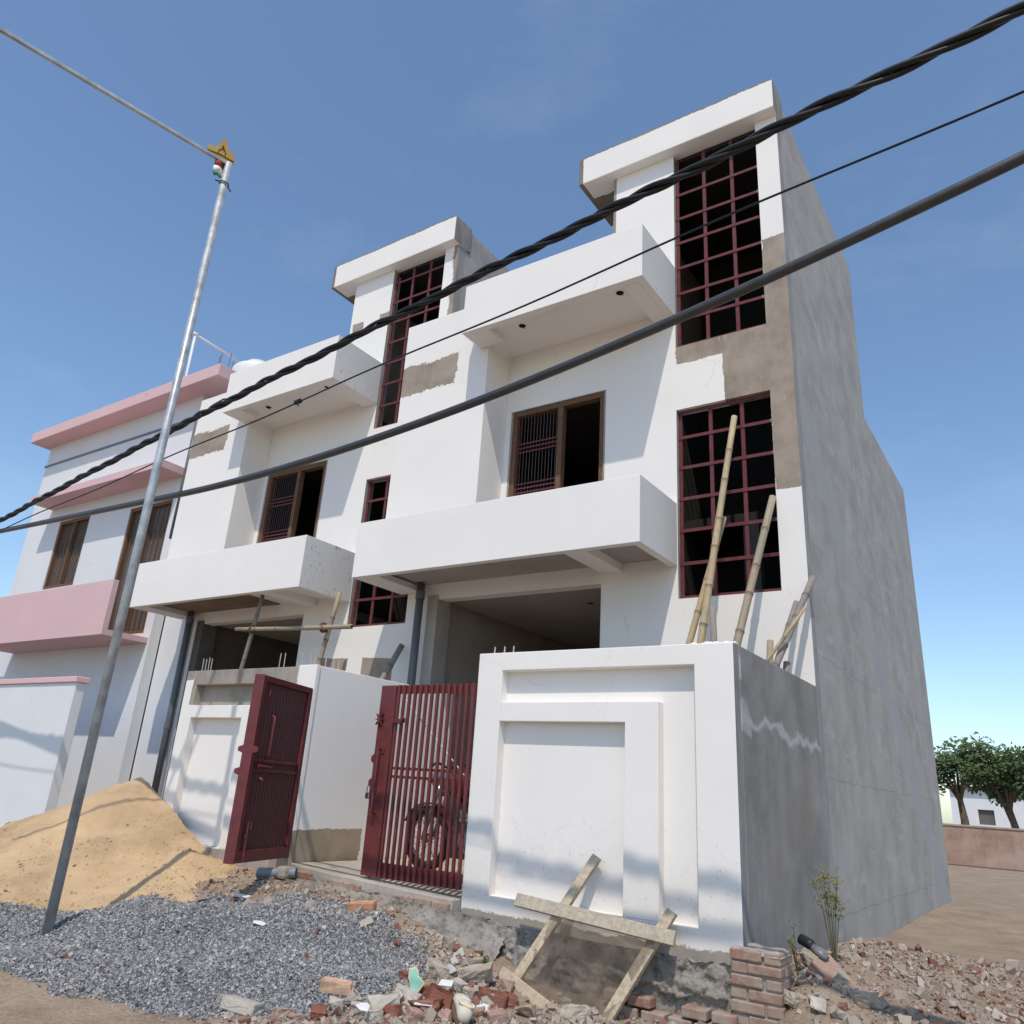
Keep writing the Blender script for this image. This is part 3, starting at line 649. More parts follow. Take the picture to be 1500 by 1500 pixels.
# ------------------------------------------------------------------ gates
G = empty('gate_leaf', (-2.40, -2.42, .045)); tag(G, 'maroon gate leaf of upright bars, closed, beside the right wall', 'gate')
MB().box(-1.16, -.965, -.02, -.008, 0, 1.71).box(-1.155, -.97, -.0079, .02, .001, 1.709).build('cover_plate', M['maroon'], G, bevel=.003)
b_ = MB()
for k in range(14):
    x = -.925 + .90 * k / 13; b_.box(x - .013, x + .013, -.03, -.004, .0, 1.712)
split_build(b_, 'bar', M['maroon'], G, bevel=.002)
split_build(MB().box(-.964, -.01, -.0035, .012, 1.63, 1.71).box(-.964, -.01, -.0035, .02, .93, .955).box(-.964, -.01, -.0035, .02, .855, .88).box(-.964, -.01, -.0035, .012, .0, .125), 'rail', M['maroon'], G, bevel=.002)
hd = MB().tube([(-1.062, -.022, 1.10), (-1.062, -.075, 1.12), (-1.058, -.08, .55), (-1.05, -.022, .53)], .013, 8).box(-1.075, -1.03, -.03, -.02, 1.07, 1.11).box(-1.085, -1.02, -.03, -.02, .50, .56)
hd.build('handle', M['maroon'], G)
lg = MB()
for zc in (1.02, .80):
    lg.prism([(-1.161, zc - .045), (-1.161, zc + .045), (-1.195, zc + .02), (-1.195, zc - .02)], 'y', -.02, -.012)
split_build(lg, 'lock_lug', M['maroon'], G, bevel=.002)
st = MB(); sp = []
for k in range(16):
    a_ = math.pi / 2 + 2 * math.pi * k / 16; r_ = .075 if k % 2 == 0 else .022; sp.append((-1.13 + r_ * math.cos(a_) * .8, 1.385 + r_ * math.sin(a_)))
st.prism(sp, 'y', -.045, -.021); st.build('star_boss', M['maroon'], G)
la = MB().box(-.96, -.80, -.05, -.032, 1.355, 1.39).tube([(-.84, -.06, 1.34), (-.80, -.06, 1.40)], .02, 8).tube([(-.955, -.02, 1.1), (-.955, -.035, 1.3)], .008, 6)
la.build('latch', M['maroon'], G)
MB().tube([(-1.06, -.005, .0), (-1.06, -.005, -.05)], .012, 8).build('drop_bolt', M['rod'], G)
pk = empty('padlock', (-3.585, -2.435, .80)); tag(pk, 'small steel padlock hanging from the closed gate leaf', 'padlock')
MB().box(-.026, .026, -.014, .014, -.10, -.045).build('lock_body', M['steel'], pk, bevel=.008)
MB().tube([(-.018, 0, -.05)] + [(.018 * -math.cos(t), 0, .0 + .02 * math.sin(t)) for t in np.linspace(0, math.pi, 8)] + [(.018, 0, -.05)], .005, 6).build('shackle', M['steel'], pk, smooth=True)
# open leaf: local x along leaf (hinge to free end), local y thickness; swung out to the street
ang = math.atan2(-.92, .33)
O = empty('gate_leaf', (-4.60, -2.445, .098), ang); tag(O, 'maroon sheet-backed gate leaf standing open towards the street', 'gate')
L = .977; Hh = 1.645
fr = MB().box(0, L, -.045, .045, Hh - .055, Hh).box(0, L, -.045, .045, 0, .10).box(0, .06, -.0449, .0449, .10, Hh - .055).box(L - .06, L, -.0449, .0449, .10, Hh - .055)
fr.box(.06, L - .06, -.02, .036, .86, .885).box(.06, L - .06, -.02, .036, .775, .80)
fr.build('frame', M['maroon'], O, bevel=.004)
cs = MB(); zz = [.10, Hh - .055]; nn = 15
for k in range(nn * 4 + 1):
    x = .06 + (L - .12) * k / (nn * 4); y = -.002 + .013 * (1, 1, -1, -1)[k % 4]
    for z_ in zz: cs.v.append((x, y, z_))
for k in range(nn * 4): cs.f.append((2 * k, 2 * k + 2, 2 * k + 3, 2 * k + 1))
cs.build('ribbed_sheet', M['maroond'], O)
MB().box(L + .001, L + .009, -.056, .05, -.004, Hh + .004).build('end_plate', M['maroon'], O, bevel=.003)
MB().tube([(.74, .046, 1.30), (.745, .085, 1.27), (.745, .085, .93), (.74, .046, .90)], .011, 8).build('handle', M['maroon'], O, smooth=True)
lg = MB()
for zc, ys_ in ((.965, (-1, 1)), (.77, (-1,))):
    for s_ in ys_:
        pl_ = [(-.055 if s_ < 0 else .05, zc - .035), (-.055 if s_ < 0 else .05, zc + .035), (s_ * .105, zc + .018), (s_ * .105, zc - .018)]
        lg.prism(pl_, 'x', L + .0005, L + .0095)
split_build(lg, 'lock_lug', M['maroon'], O, bevel=.002)
MB().tube([(.86, .06, .83), (.62, .06, .82)], .010, 8).tube([(.80, .06, .72), (.80, .09, .70)], .016, 8).box(.78, .84, .037, .052, .80, .85).build('slide_bolt', M['maroon'], O)
MB().tube([(.86, .058, .34), (.86, .058, .01)], .009, 8).tube([(.86, .058, .34), (.83, .07, .34), (.83, .07, .28)], .007, 6).box(.845, .875, .045, .062, .2, .24).build('drop_bolt', M['maroon'], O)
MB().tube([(.83, .05, 1.40), (.86, .06, 1.46), (.85, .06, 1.52)], .006, 6).build('hook', M['maroon'], O)
split_build(MB().tube([(-.012, 0, 1.28), (-.012, 0, 1.40)], .016, 8).tube([(-.012, 0, .2), (-.012, 0, .32)], .016, 8), 'hinge', M['maroon'], O)
cord = MB().tube([(-3.415, -2.26, 1.66), (-3.0, -2.26, 1.305), (-2.50, -2.26, .89)], .007, 6).build('cord', M['paper']); tag(cord, 'thin white cord stretched slantwise behind the barred gate leaf', 'cord')
# PVC drain stub
ps = MB().tube([(-4.62, -2.74, -.03), (-4.30, -2.54, -.012)], .044, 18, caps=False).tube([(-4.62, -2.74, -.03), (-4.30, -2.54, -.012)], .038, 18, caps=False)
pso = ps.build('drain_stub', simple('stub_pvc', (.20, .215, .23), .4, var=.15, scale=9), smooth=True); tag(pso, 'short grey plastic pipe end sticking out below the open gate leaf', 'pipe')
mo = MB().box(-4.47, -4.33, -2.66, -2.5, -.07, .04).build('mortar_collar', M['mortar'], pso, bevel=.03)
# ------------------------------------------------------------------ bamboo
def bamboo(a, b, r0, r1, mat, label, group='bamboo poles', node=.33, bend=.01, name='bamboo_pole'):
    a = Vector(a); b = Vector(b); L = (b - a).length; side = (b - a).cross(Vector((0, 1, 0))).normalized()
    pts = []; rs = []; n = max(2, int(L / node)); ph = random.random() * 6
    zs = [0]
    ts = [(k + random.uniform(-.15, .15)) / n for k in range(1, n)]
    def P(t): return a.lerp(b, t) + side * bend * math.sin(t * 3.1 + ph) * L / 3
    def R(t): return r0 + (r1 - r0) * t
    seq = [(0, .97)]
    last = 0
    for t in ts:
        e = .014 / L; seq += [(t - 3 * e, .97), (t - e, 1.02), (t - e * .3, 1.13), (t + e * .5, 1.10), (t + e, .99), (t + 3 * e, .96)]
    seq.append((1, .97))
    m = MB().tube([P(t) for t, _ in seq], [R(t) * k for t, k in seq], 12)
    # hollow cut end
    o = m.build(name, mat, smooth=True); tag(o, label, 'bamboo pole', group)
    nd = o.data.attributes.new('node_ring', 'FLOAT', 'POINT'); nd.data.foreach_set('value', [1. if k > 1.05 else (.35 if .975 < k < 1.03 else 0.) for _, k in seq for _ in range(12)])
    d = (P(1) - P(.98)).normalized(); MB().tube([P(1) + d * .0005, P(1) + d * .002], r1 * .55, 10).build('hollow_end', M['hole'], o)
    return o
def ext(p, q, z):   # extend line p->q to height z
    p = Vector(p); q = Vector(q); t = (z - p.z) / (q.z - p.z); return tuple(p.lerp(q, t))
A_ = 'bamboo poles behind the right wall'
def lean(top, low, r0, r1, mat, label, **k): bamboo(ext(top, low, .06), top, r0, r1, mat, label, A_, **k)
lean((-.682, -.04, 5.157), (-.981, -.5, 2.492), .046, .036, M['bamboo'], 'tallest yellow bamboo pole leaning on the stair window grille', node=.42)
lean((-.86, -.10, 3.9), (-1.10, -.5, 2.498), .040, .034, M['bambooh'], 'slim straw coloured bamboo pole crossing behind the tallest one', node=.4)
lean((-.293, -.04, 4.082), (-.593, -.5, 2.479), .047, .040, M['bambood'], 'thick dull bamboo pole leaning at the right edge of the stair window', node=.4)
lean((-.83, -.58, 2.76), (-.815, -.60, 2.40), .036, .036, M['bamboog'], 'short grey bamboo stub standing between the tall poles', node=.5, bend=0)
lean((.055, -.05, 3.13), (-.05, -.38, 2.644), .036, .034, M['bamboog'], 'long grey bamboo reaching the house corner, highest of the small cluster', node=.3)
lean((-.12, -.10, 2.87), (-.21, -.5, 2.252), .034, .030, M['bamboog'], 'grey bamboo pole in the small cluster, second highest', node=.3)
lean((.092, -.60, 2.696), (-.218, -.75, 2.218), .019, .017, M['bambooh'], 'thin orange bamboo stick crossing the small cluster', node=.3)
lean((-.30, -.42, 2.42), (-.30, -.47, 2.2), .034, .034, M['bambood'], 'split brown bamboo stub lowest at the front of the small cluster', node=.3)
lean((-.135, -.5, 2.19), (-.15, -.54, 2.0), .034, .034, M['bamboog'], 'grey bamboo stub barely showing above the side wall', node=.3)
SC = 'bamboo props under the left balcony'
bamboo(ext((-7.83, -.75, 3.30), (-8.02, -.75, 2.34), .05), (-7.83, -.75, 3.415), .036, .030, M['bamboog'], 'grey bamboo prop under the left balcony, standing in the dark porch', SC)
bamboo(ext((-6.47, -.5, 3.22), (-6.60, -.55, 2.33), .05), (-6.44, -.5, 3.40), .040, .034, M['bambood'], 'pale bamboo prop under the right end of the left balcony', SC)
bamboo((-8.25, -.81, 2.90), (-5.98, -.62, 2.85), .030, .036, M['bambood'], 'horizontal bamboo tied across the two props with rope', SC, node=.4)
for i, (x, y, z) in enumerate(((-7.915, -.78, 2.885), (-6.52, -.65, 2.862))):
    m = MB()
    for k in range(5):
        m.torus((x + random.uniform(-.02, .02), y + .02, z + random.uniform(-.02, .02)), .055, .012, (1, .25 * (k - 2), .45 * (-1) ** k), 16, 6)
    o = m.build('rope_lashing', M['rope'], smooth=True); tag(o, ('coir rope lashing at the left crossing of the bamboo props', 'coir rope lashing at the right crossing of the bamboo props')[i], 'rope', 'rope lashings')
bamboo(ext((-5.50, -.1, 2.625), (-5.494, -.4, 2.142), .2), (-5.485, -.09, 2.66), .045, .043, M['bamboog'], 'charred bamboo stub leaning on the wall behind the partition', None, node=.4)
# ------------------------------------------------------------------ sand screen leaning on the wall
SS = empty('sand_screen', (-1.1, -2.8, -.5)); tag(SS, 'wooden framed sand sieve with brown wire net leaning on the white wall', 'sieve')
def LS(p): return (p[0] + 1.1, p[1] + 2.8, p[2] + .5)
ltop = Vector((-1.15, -2.37, .42)); lbot = Vector((-1.70, -2.81, -.62)); rtop = Vector((-.488, -2.47, .128)); rbot = Vector((-1.007, -2.765, -.80))
nrm = (rtop - ltop).cross(lbot - ltop).normalized()
if nrm.y > 0: nrm = -nrm
def plank(name, a, b, w, t, mat):
    m = MB().bar(LS(a), LS(b), w, t, up=nrm); o = m.build(name, mat, SS, bevel=.004)
    return o
plank('rail', ltop, lbot, .075, .04, M['plank']); plank('rail', rtop, rbot, .08, .04, M['plank'])
off = nrm * .042
plank('crossbar', Vector((-1.744, -2.575, .062)), Vector((-.43, -2.565, -.03)), .095, .04, M['plank2'])
plank('crossbar', Vector((-1.69, -2.81, -.40)), Vector((-.83, -2.85, -.71)), .085, .04, M['plank'])
nt_ = MB(); na, nb = 28, 28
q0 = Vector((-1.37, -2.55, .03)); q1 = Vector((-.54, -2.545, -.02)); q2 = Vector((-1.62, -2.76, -.50)); q3 = Vector((-1.0, -2.76, -.79))
for i in range(na + 1):
    for j in range(nb + 1):
        u = i / na; v = j / nb; p = q0.lerp(q1, u).lerp(q2.lerp(q3, u), v)
        p = p + nrm * (.07 * fnoise(u, v, 3.2, 11) - .05 * math.sin(u * 3.14) * math.sin(v * 3.14) + .035 * abs(fnoise(u, v, 7, 13)))
        nt_.v.append(LS(p))
for i in range(na):
    for j in range(nb): nt_.f.append((i * (nb + 1) + j, (i + 1) * (nb + 1) + j, (i + 1) * (nb + 1) + j + 1, i * (nb + 1) + j + 1))
nt_.build('wire_net', M['net'], SS, smooth=True)
mt = MB()
for c in ((-.55, -2.55, -.02), (-1.36, -2.54, .03)):
    for k in range(3): mt.torus(LS((c[0] + .014 * k, c[1] + .03, c[2])), .052, .003, (rtop - rbot).normalized() + Vector((.1 * k, .2, 0)), 14, 5)
split_build(mt, 'tie_wire', M['rod'], SS)
# ------------------------------------------------------------------ overhead cables
def cx(a, b, c, ya, yb): return lambda x: Vector((x, ya + yb * x, a * x * x + b * x + c))
fthick = cx(.0163 * .55, .1145, 3.71, -4.218, -.0458); fthin = cx(-.0001, .055, 4.163, -4.45, -.05); fabc = cx(-.0019, .0462, 4.4879, -4.6, -.075)
fthick = lambda x: Vector((x, -4.35 - .055 * x, .0164 * max(x, -5.2) ** 2 + .1129 * max(x, -5.2) + 3.623 + (-.058 * (x + 5.2) if x < -5.2 else 0)))
X_ = [(-30 + k * .25) for k in range(int(34 / .25) + 1)]
o = MB().tube([fthick(x) for x in X_], .032, 14).build('power_cable', M['cable'], smooth=True); tag(o, 'thickest single grey black cable sagging across the house fronts, lowest of three', 'cable', 'overhead cables')
o = MB().tube([fthin(x) + Vector((0, 0, .012 * math.sin(x * 2.1))) for x in X_], .007, 8).build('service_wire', M['black'], smooth=True); tag(o, 'thin black wire with a small joint running between the two thick cables', 'wire', 'overhead cables')
jx = -3.25
for xx in np.arange(-5, -2, .01):
    pass
MB().tube([fthin(-3.27) , fthin(-3.20)], .022, 8).tube([fthin(-3.24), fthin(-3.22) + Vector((0, 0, -.05))], .006, 6).build('wire_joint', M['black'], o)
ab = MB(); XA = [-30 + k * .06 for k in range(int(34 / .06) + 1)]
for s_ in range(3):
    pp = []
    for x in XA:
        c = fabc(x); a_ = x * 2 * math.pi / .85 + s_ * 2.094 + .5 * math.sin(x * 1.3)
        rr = .0195 + .006 * math.sin(x * 2.3 + s_ * 2)
        pp.append(c + Vector((0, math.cos(a_) * rr, math.sin(a_) * rr)))
    ab.tube(pp, .0165, 8)
o = ab.build('twisted_cable', M['black'], smooth=True); tag(o, 'twisted bundle of black cables, topmost across the sky and roofs', 'cable', 'overhead cables')
MB().tube([fabc(-4.75), fabc(-4.6) + Vector((0, 0, .045)), fabc(-4.4) + Vector((0, 0, .05)), fabc(-4.25)], .008, 8).build('loose_loop', M['black'], o, smooth=True)
# ------------------------------------------------------------------ street pole with arm, crown board and flag
pz = 7.30
SP = empty('street_pole', (-4.906, -4.5, -.5)); tag(SP, 'tall galvanised steel pole with a horizontal arm over the street', 'pole')
MB().tube([(0, 0, 0), (0, 0, pz + .5)], .040, 16).build('post', M['galv'], SP, smooth=True)
au = Vector((-.1965, -.9805, 0)); an = Vector((.9805, -.1965, 0))
MB().bar((0, 0, pz + .5 - .02), tuple(au * 3.2 + Vector((0, 0, pz + .5 - .02))), .04, .04).build('arm', M['galv'], SP, bevel=.006)
tie = MB().torus((0, 0, pz + .5 - .29), .05, .007, (.1, .1, 1), 18, 6).tube([tuple(au * .05 + Vector((0, 0, pz + .21))), tuple(au * .10 + Vector((0, 0, pz + .20)))], .008, 6).tube([tuple(au * -.05 + Vector((0, 0, pz + .20))), tuple(au * -.09 + Vector((0, 0, pz + .16)))], .007, 6)
tie.build('wire_tie', M['black'], SP)
def armplate(poly, d0, d1):
    m = MB(); n = len(poly); 
    base = Vector((-4.906, -4.5, pz)); 
    vs = [base + au * u + an * d + Vector((0, 0, z)) for d in (d0, d1) for u, z in poly]
    m.add(vs, [tuple(range(n)), tuple(reversed(range(n, 2 * n)))] + [(i, (i + 1) % n, n + (i + 1) % n, n + i) for i in range(n)]); return m
crown = [(.271, .016), (.238, .122), (.192, .069), (.183, .107), (.132, .208), (.108, .297), (.069, .238), (.018, .132), (-.018, .167), (-.056, .075), (-.057, .02), (.0, -.01), (.15, -.01)]
cr = armplate(crown, -.012, .006).build('crown_board', M['yellow']); tag(cr, 'yellow crown shaped board fixed on top of the steel pole', 'board')
ln = MB(); B0 = Vector((-4.906, -4.5, pz)) + an * .009
def up(u, z): return B0 + au * u + Vector((0, 0, z))
for L_ in ([(.262, .012), (.113, .045), (-.045, .047)], [(.14, .052), (.141, .091), (.116, .125), (.085, .135), (.066, .106), (.062, .069)], [(.107, .179), (.113, .143), (.093, .157), (.107, .179)]):
    ln.tube([up(*p) for p in L_], .005, 6)
ln.build('board_markings', M['black'], cr)
fl = empty('flag', (-4.906, -4.5, pz)); tag(fl, 'small saffron, white and green flag hanging under the pole arm', 'flag')
def flagband(nm, poly, mat):
    # subdivide a strip with a gentle fold
    (u0, a0), (u1, a1), (v1, b1), (v0, b0) = poly; m = MB(); n = 8
    for i in range(n + 1):
        t = i / n
        for (ua, za), (ub, zb) in (((u0, a0), (u1, a1)), ((v0, b0), (v1, b1))):
            p = au * (ua + (ub - ua) * t) + an * (.02 * math.sin(t * 5)) + Vector((0, 0, za + (zb - za) * t)); m.v.append(tuple(p))
    for i in range(n): m.f.append((2 * i, 2 * i + 2, 2 * i + 3, 2 * i + 1))
    o = m.build(nm, mat, fl, smooth=True); md = o.modifiers.new('s', 'SOLIDIFY'); md.thickness = .003; return o
flagband('saffron_band', [(.150, -.03), (.03, -.03), (.028, -.105), (.152, -.125)], M['cloth_r'])
wb = flagband('white_band', [(.152, -.125), (.028, -.105), (.034, -.195), (.156, -.2)], M['cloth_w'])
flagband('green_band', [(.156, -.2), (.034, -.195), (.045, -.225), (.13, -.255)], M['cloth_g'])
mk = MB()
for k in range(7):
    u = .142 - .016 * k; z = -.152 + .012 * math.sin(k * 2.3)
    mk.tube([tuple(au * u + an * (.02 * math.sin((.126 - u) / .112 * 5) + .005) + Vector((0, 0, z))), tuple(au * (u - .008) + an * (.02 * math.sin((.126 - u) / .112 * 5) + .006) + Vector((0, 0, z - .016)))], .003, 5)
mk.build('band_marks', M['black'], wb)
# ------------------------------------------------------------------ pink house beyond
PH = empty('house', (-11.0, 0, 0)); tag(PH, 'white house with pink painted roof band, far left behind the twin houses', 'house')
gridwall(-7.0, -.85, -.6, 8.16, .0, .2, [(-5.5, -4.2, 4.4, 6.0), (-2.6, -1.1, 3.2, 5.9)]).build('facade', M['whiteb'], PH)
MB().box(-7, .04, .55, 6.5, -.6, 8.15).build('rear_block', M['whiteb'], PH)
MB().box(-.84, .02, .22, .54, -.6, 8.14).build('corner_block', M['whiteb'], PH)
MB().box(-7.2, .2, -.43, 6.6, 8.16, 8.42).build('roof_band', M['pink'], PH, bevel=.01)
split_build(MB().box(-7.05, -.845, -.02, -.001, 7.62, 7.67).box(-.80, -.0, .19, .218, 7.62, 7.67), 'string_course', M['glass'], PH)
MB().tube([(-.76, -.06, 5.0), (-.76, -.06, 7.66)], .05, 10).build('drain_pipe', M['pipe'], PH, smooth=True)
MB().prism([(-.9, 3.0), (-.001, 3.0), (-.001, 3.1), (-.8, 3.1), (-.8, 4.0), (-.9, 4.0)], 'x', -6, -.9).build('balcony', M['pink'], PH); MB().box(-6, -.86, -.55, -.002, 6.35, 6.5).build('sunshade', M['pink'], PH)
split_build(MB().box(-2.6, -1.1, .1, .18, 3.2, 5.9).box(-5.5, -4.2, .1, .18, 4.4, 6.0), 'window', M['cemdark'], PH)
for x0, x1, z0, z1 in ((-5.5, -4.2, 4.4, 6.0), (-2.6, -1.1, 3.2, 5.9)):
    w = MB().box(x0, x0 + .07, .02, .09, z0, z1).box(x1 - .07, x1, .02, .09, z0, z1).box(x0, x1, .021, .089, z1 - .07, z1).box(x0, x1, .021, .089, z0, z0 + .07).box((x0 + x1) / 2 - .03, (x0 + x1) / 2 + .03, .02, .09, z0, z1)
    for k in range(1, 9): w.box(x0 + (x1 - x0) * k / 9 - .008, x0 + (x1 - x0) * k / 9 + .008, .05, .066, z0, z1)
    w.build('window_frame', M['frame'], PH)
rb = MB()
for x, y, h in ((.05, -.35, .32), (.13, -.2, .36), (-.08, -.3, .30), (.02, -.05, .28)): rb.tube([(x, y, 8.41), (x + .02, y, 8.41 + h)], .008, 6)
split_build(rb, 'rebar_stub', M['rebar'], PH)
pf = empty('pipe_frame', (-14.4, 1.0, 8.42)); tag(pf, 'thin white pipe frame standing on the roof of the pink edged house', 'pipe frame')
MB().tube([(0, 0, 0), (-.05, 0, 2.54)], .032, 8).build('upright', M['tank'], pf, smooth=True)
MB().tube([(-.05, -.2, 2.54), (-.08, 1.5, 2.46)], .032, 8).tube([(-.05, -.05, 2.54), (-.05, .08, 2.54)], .045, 8).build('top_rail', M['tank'], pf, smooth=True)
tk = empty('water_tank', (-12.05, 1.3, 8.60)); tag(tk, 'round white plastic water tank on the roof beyond the left parapet', 'water tank')
m = MB(); pr_ = [(.56, 0), (.58, .1), (.56, .2), (.58, .3), (.56, .4), (.58, .5), (.56, .62), (.57, .72), (.50, .82), (.34, .92), (.30, .95)]
b0 = 0
for r_, z_ in pr_:
    for k in range(28): m.v.append((r_ * math.cos(k * 2 * math.pi / 28), r_ * math.sin(k * 2 * math.pi / 28), z_))
for i in range(len(pr_) - 1):
    for k in range(28): m.f.append((i * 28 + k, i * 28 + (k + 1) % 28, (i + 1) * 28 + (k + 1) % 28, (i + 1) * 28 + k))
m.build('tank_body', M['tank'], tk, smooth=True)
MB().tube([(0, 0, .94), (0, 0, 1.0)], .28, 24).build('tank_lid', M['tank'], tk, smooth=False, bevel=.02)
# plain wall continuing the row in front of the pink house
w3 = empty('boundary_wall', (-9.4, -2.42, 0)); tag(w3, 'plain pale boundary wall in front of the pink edged house', 'wall')
MB().box(-9, 0, 0, .15, -.7, 1.9).build('wall_run', M['whiteb'], w3, bevel=.01)
MB().box(-9.03, .03, -.03, .18, 1.9, 1.98).build('wall_coping', M['pink'], w3, bevel=.01)
# ------------------------------------------------------------------ motorcycle behind the closed gate
MC = empty('motorcycle', (-3.47, -1.62, .05), math.radians(-4)); tag(MC, 'dark red motorcycle parked in the yard behind the barred gate leaf', 'motorcycle')
def wheel(x):
    W = MB().torus((x, 0, .31), .265, .042, (0, 1, 0), 36, 8).build('wheel', M['tyre'], MC, smooth=True)
    MB().torus((x, 0, .31), .222, .014, (0, 1, 0), 36, 6).build('rim', M['steel'], W, smooth=True)
    s = MB().tube([(x, -.05, .31), (x, .05, .31)], .045, 12)
    for k in range(18):
        a_ = k * math.pi / 9; s.tube([(x + .04 * math.cos(a_ + .5), .03 * (-1) ** k, .31 + .04 * math.sin(a_ + .5)), (x + .222 * math.cos(a_), 0, .31 + .222 * math.sin(a_))], .0035, 4)
    s.build('spokes', M['steel'], W)
wheel(0); wheel(1.22)
fd = MB()
for c in (0, 1.22):
    pts_ = [(c + .33 * math.cos(a_), 0, .31 + .33 * math.sin(a_)) for a_ in np.linspace(.35, 2.7, 12)]
    for p, q_ in zip(pts_, pts_[1:]): fd.bar(p, q_, .11, .012, up=(0, 0, 1))
fd.build('mudguard', M['red'], MC)
MB().tube([(.0, -.075, .31), (.18, -.075, .82)], .022, 10).tube([(0, .075, .31), (.18, .075, .82)], .022, 10).tube([(.15, 0, .72), (.22, 0, .95)], .03, 10).box(.13, .19, -.08, .08, .73, .77).build('fork', M['steel'], MC, smooth=True)
MB().tube([(.2, 0, .8), (.55, 0, .62), (.55, 0, .3), (.8, 0, .28)], .025, 8).tube([(.25, 0, .82), (.8, 0, .72), (1.25, 0, .72)], .022, 8).tube([(.8, 0, .28), (1.22, -.09, .31)], .02, 8).tube([(.8, 0, .28), (1.22, .09, .31)], .02, 8).tube([(1.22, -.1, .33), (1.1, -.12, .70)], .028, 8).build('chassis', M['rubber'], MC)
MB().box(.42, .74, -.11, .11, .26, .52).tube([(.5, 0, .5), (.44, 0, .66)], .075, 12).build('engine', M['pipe'], MC, bevel=.03)
tkm = MB()
for i, (x, w_, z0_, z1_) in enumerate(((.26, .05, .76, .88), (.34, .11, .72, .94), (.5, .13, .71, .95), (.64, .11, .71, .89), (.72, .08, .72, .84))):
    tkm.v += [(x, -w_, z0_), (x, -w_, (z0_ + z1_) / 2 + .03), (x, -w_ * .5, z1_), (x, w_ * .5, z1_), (x, w_, (z0_ + z1_) / 2 + .03), (x, w_, z0_)]
for i in range(4):
    for k in range(6): tkm.f.append((i * 6 + k, i * 6 + (k + 1) % 6, i * 6 + 6 + (k + 1) % 6, i * 6 + 6 + k))
tkm.f += [tuple(range(6)), tuple(range(29, 23, -1))]
tkm.build('fuel_tank', M['red'], MC, smooth=True)
MB().box(.74, 1.38, -.11, .11, .76, .86).build('seat', M['rubber'], MC, bevel=.04)
MB().tube([(.30, -.36, .98), (.22, -.2, 1.03), (.2, 0, .98), (.22, .2, 1.03), (.30, .36, .98)], .014, 8).build('handlebar', M['rubber'], MC, smooth=True)
MB().tube([(.06, 0, .86), (.16, 0, .88)], [.09, .07], 16).build('headlight', M['steel'], MC)
split_build(MB().tube([(.12, -.14, .86), (.14, -.2, .86)], .03, 8).tube([(.12, .14, .86), (.14, .2, .86)], .03, 8), 'indicator', M['orange'], MC)
MB().tube([(.5, -.1, .3), (.7, -.14, .2), (1.3, -.16, .32)], [.025, .03, .04], 10).build('exhaust', M['steel'], MC, smooth=True)
# ------------------------------------------------------------------ brick pier
BP = empty('brick_pier', (.10, -2.36, -.7)); tag(BP, 'short stub of red brick pier at the corner of the right wall', 'pier')
bk = MB()
for r_ in range(9):
    z0 = .0 + r_ * .0755; z1 = z0 + .065
    j = lambda s=.006: random.uniform(-s, s)
    if r_ % 2: rows = [(-.165, -.06, -.145, .12), (-.05, .17, -.145, -.04), (-.05, .17, -.03, .12)]
    else: rows = [(-.165, .055, -.145, -.04), (.065, .17, -.145, .12), (-.165, .055, -.03, .12)]
    for x0, x1, y0, y1 in rows:
        bk.box(x0 + j(), x1 + j(.009), y0 + j(.010), y1 + j(), z0 + j(.004), z1 + j(.004))
bk.build('bricks', M['brick'], BP, bevel=.009)
MB().box(-.155, .16, -.132, .112, 0, .672).build('mortar_bed', M['mortar'], BP)
tp = MB(); n_ = 14
for i in range(n_ + 1):
    for k in range(n_ + 1):
        x = -.172 + .345 * i / n_; y = -.15 + .275 * k / n_; e = min(i, k, n_ - i, n_ - k); tp.v.append((x + .006 * fnoise(x, y, 20, 1), y + .008 * fnoise(x, y, 22, 2), .655 + (.018 + .025 * fnoise(x, y, 9, 5) if e > 0 else -.01)))
for i in range(n_):
    for k in range(n_): tp.f.append((i * (n_ + 1) + k, (i + 1) * (n_ + 1) + k, (i + 1) * (n_ + 1) + k + 1, i * (n_ + 1) + k + 1))
tp.build('mortar_cap', M['mortar'], BP, smooth=True)
# ------------------------------------------------------------------ loose bricks, lumps and litter
def chunk(name, label, cat, loc, size, mat, group=None, rz=None, seed=None, flat=1):
    rr = random.Random(seed if seed is not None else hash(label) % 9999)
    bm = bmesh.new()
    for k in range(16): bm.verts.new([s * .5 * (rr.uniform(.55, 1) * rr.choice((-1, 1)) if rr.random() < .75 else rr.uniform(-1, 1)) for s in size])
    r = bmesh.ops.convex_hull(bm, input=bm.verts); bmesh.ops.delete(bm, geom=[e for e in r['geom_interior'] if isinstance(e, bmesh.types.BMVert)], context='VERTS')
    bmesh.ops.triangulate(bm, faces=bm.faces); bmesh.ops.subdivide_edges(bm, edges=bm.edges, cuts=4, use_grid_fill=True)
    ms = max(size); sdv = rr.random() * 9
    for v in bm.verts:
        d = v.co.normalized(); v.co += d * ms * (sdv * 0 + .07 * mnoise.noise(v.co * (5 / ms) + Vector((sdv, 0, 0))) + .04 * mnoise.noise(v.co * (16 / ms)))
    me = bpy.data.meshes.new(name); bm.to_mesh(me); bm.free(); me.materials.append(mat)
    o = link(bpy.data.objects.new(name, me)); o.location = loc; o.rotation_euler = (rr.uniform(-.25, .25), rr.uniform(-.25, .25), rz if rz is not None else rr.uniform(0, 6)); tag(o, label, cat, group); return o
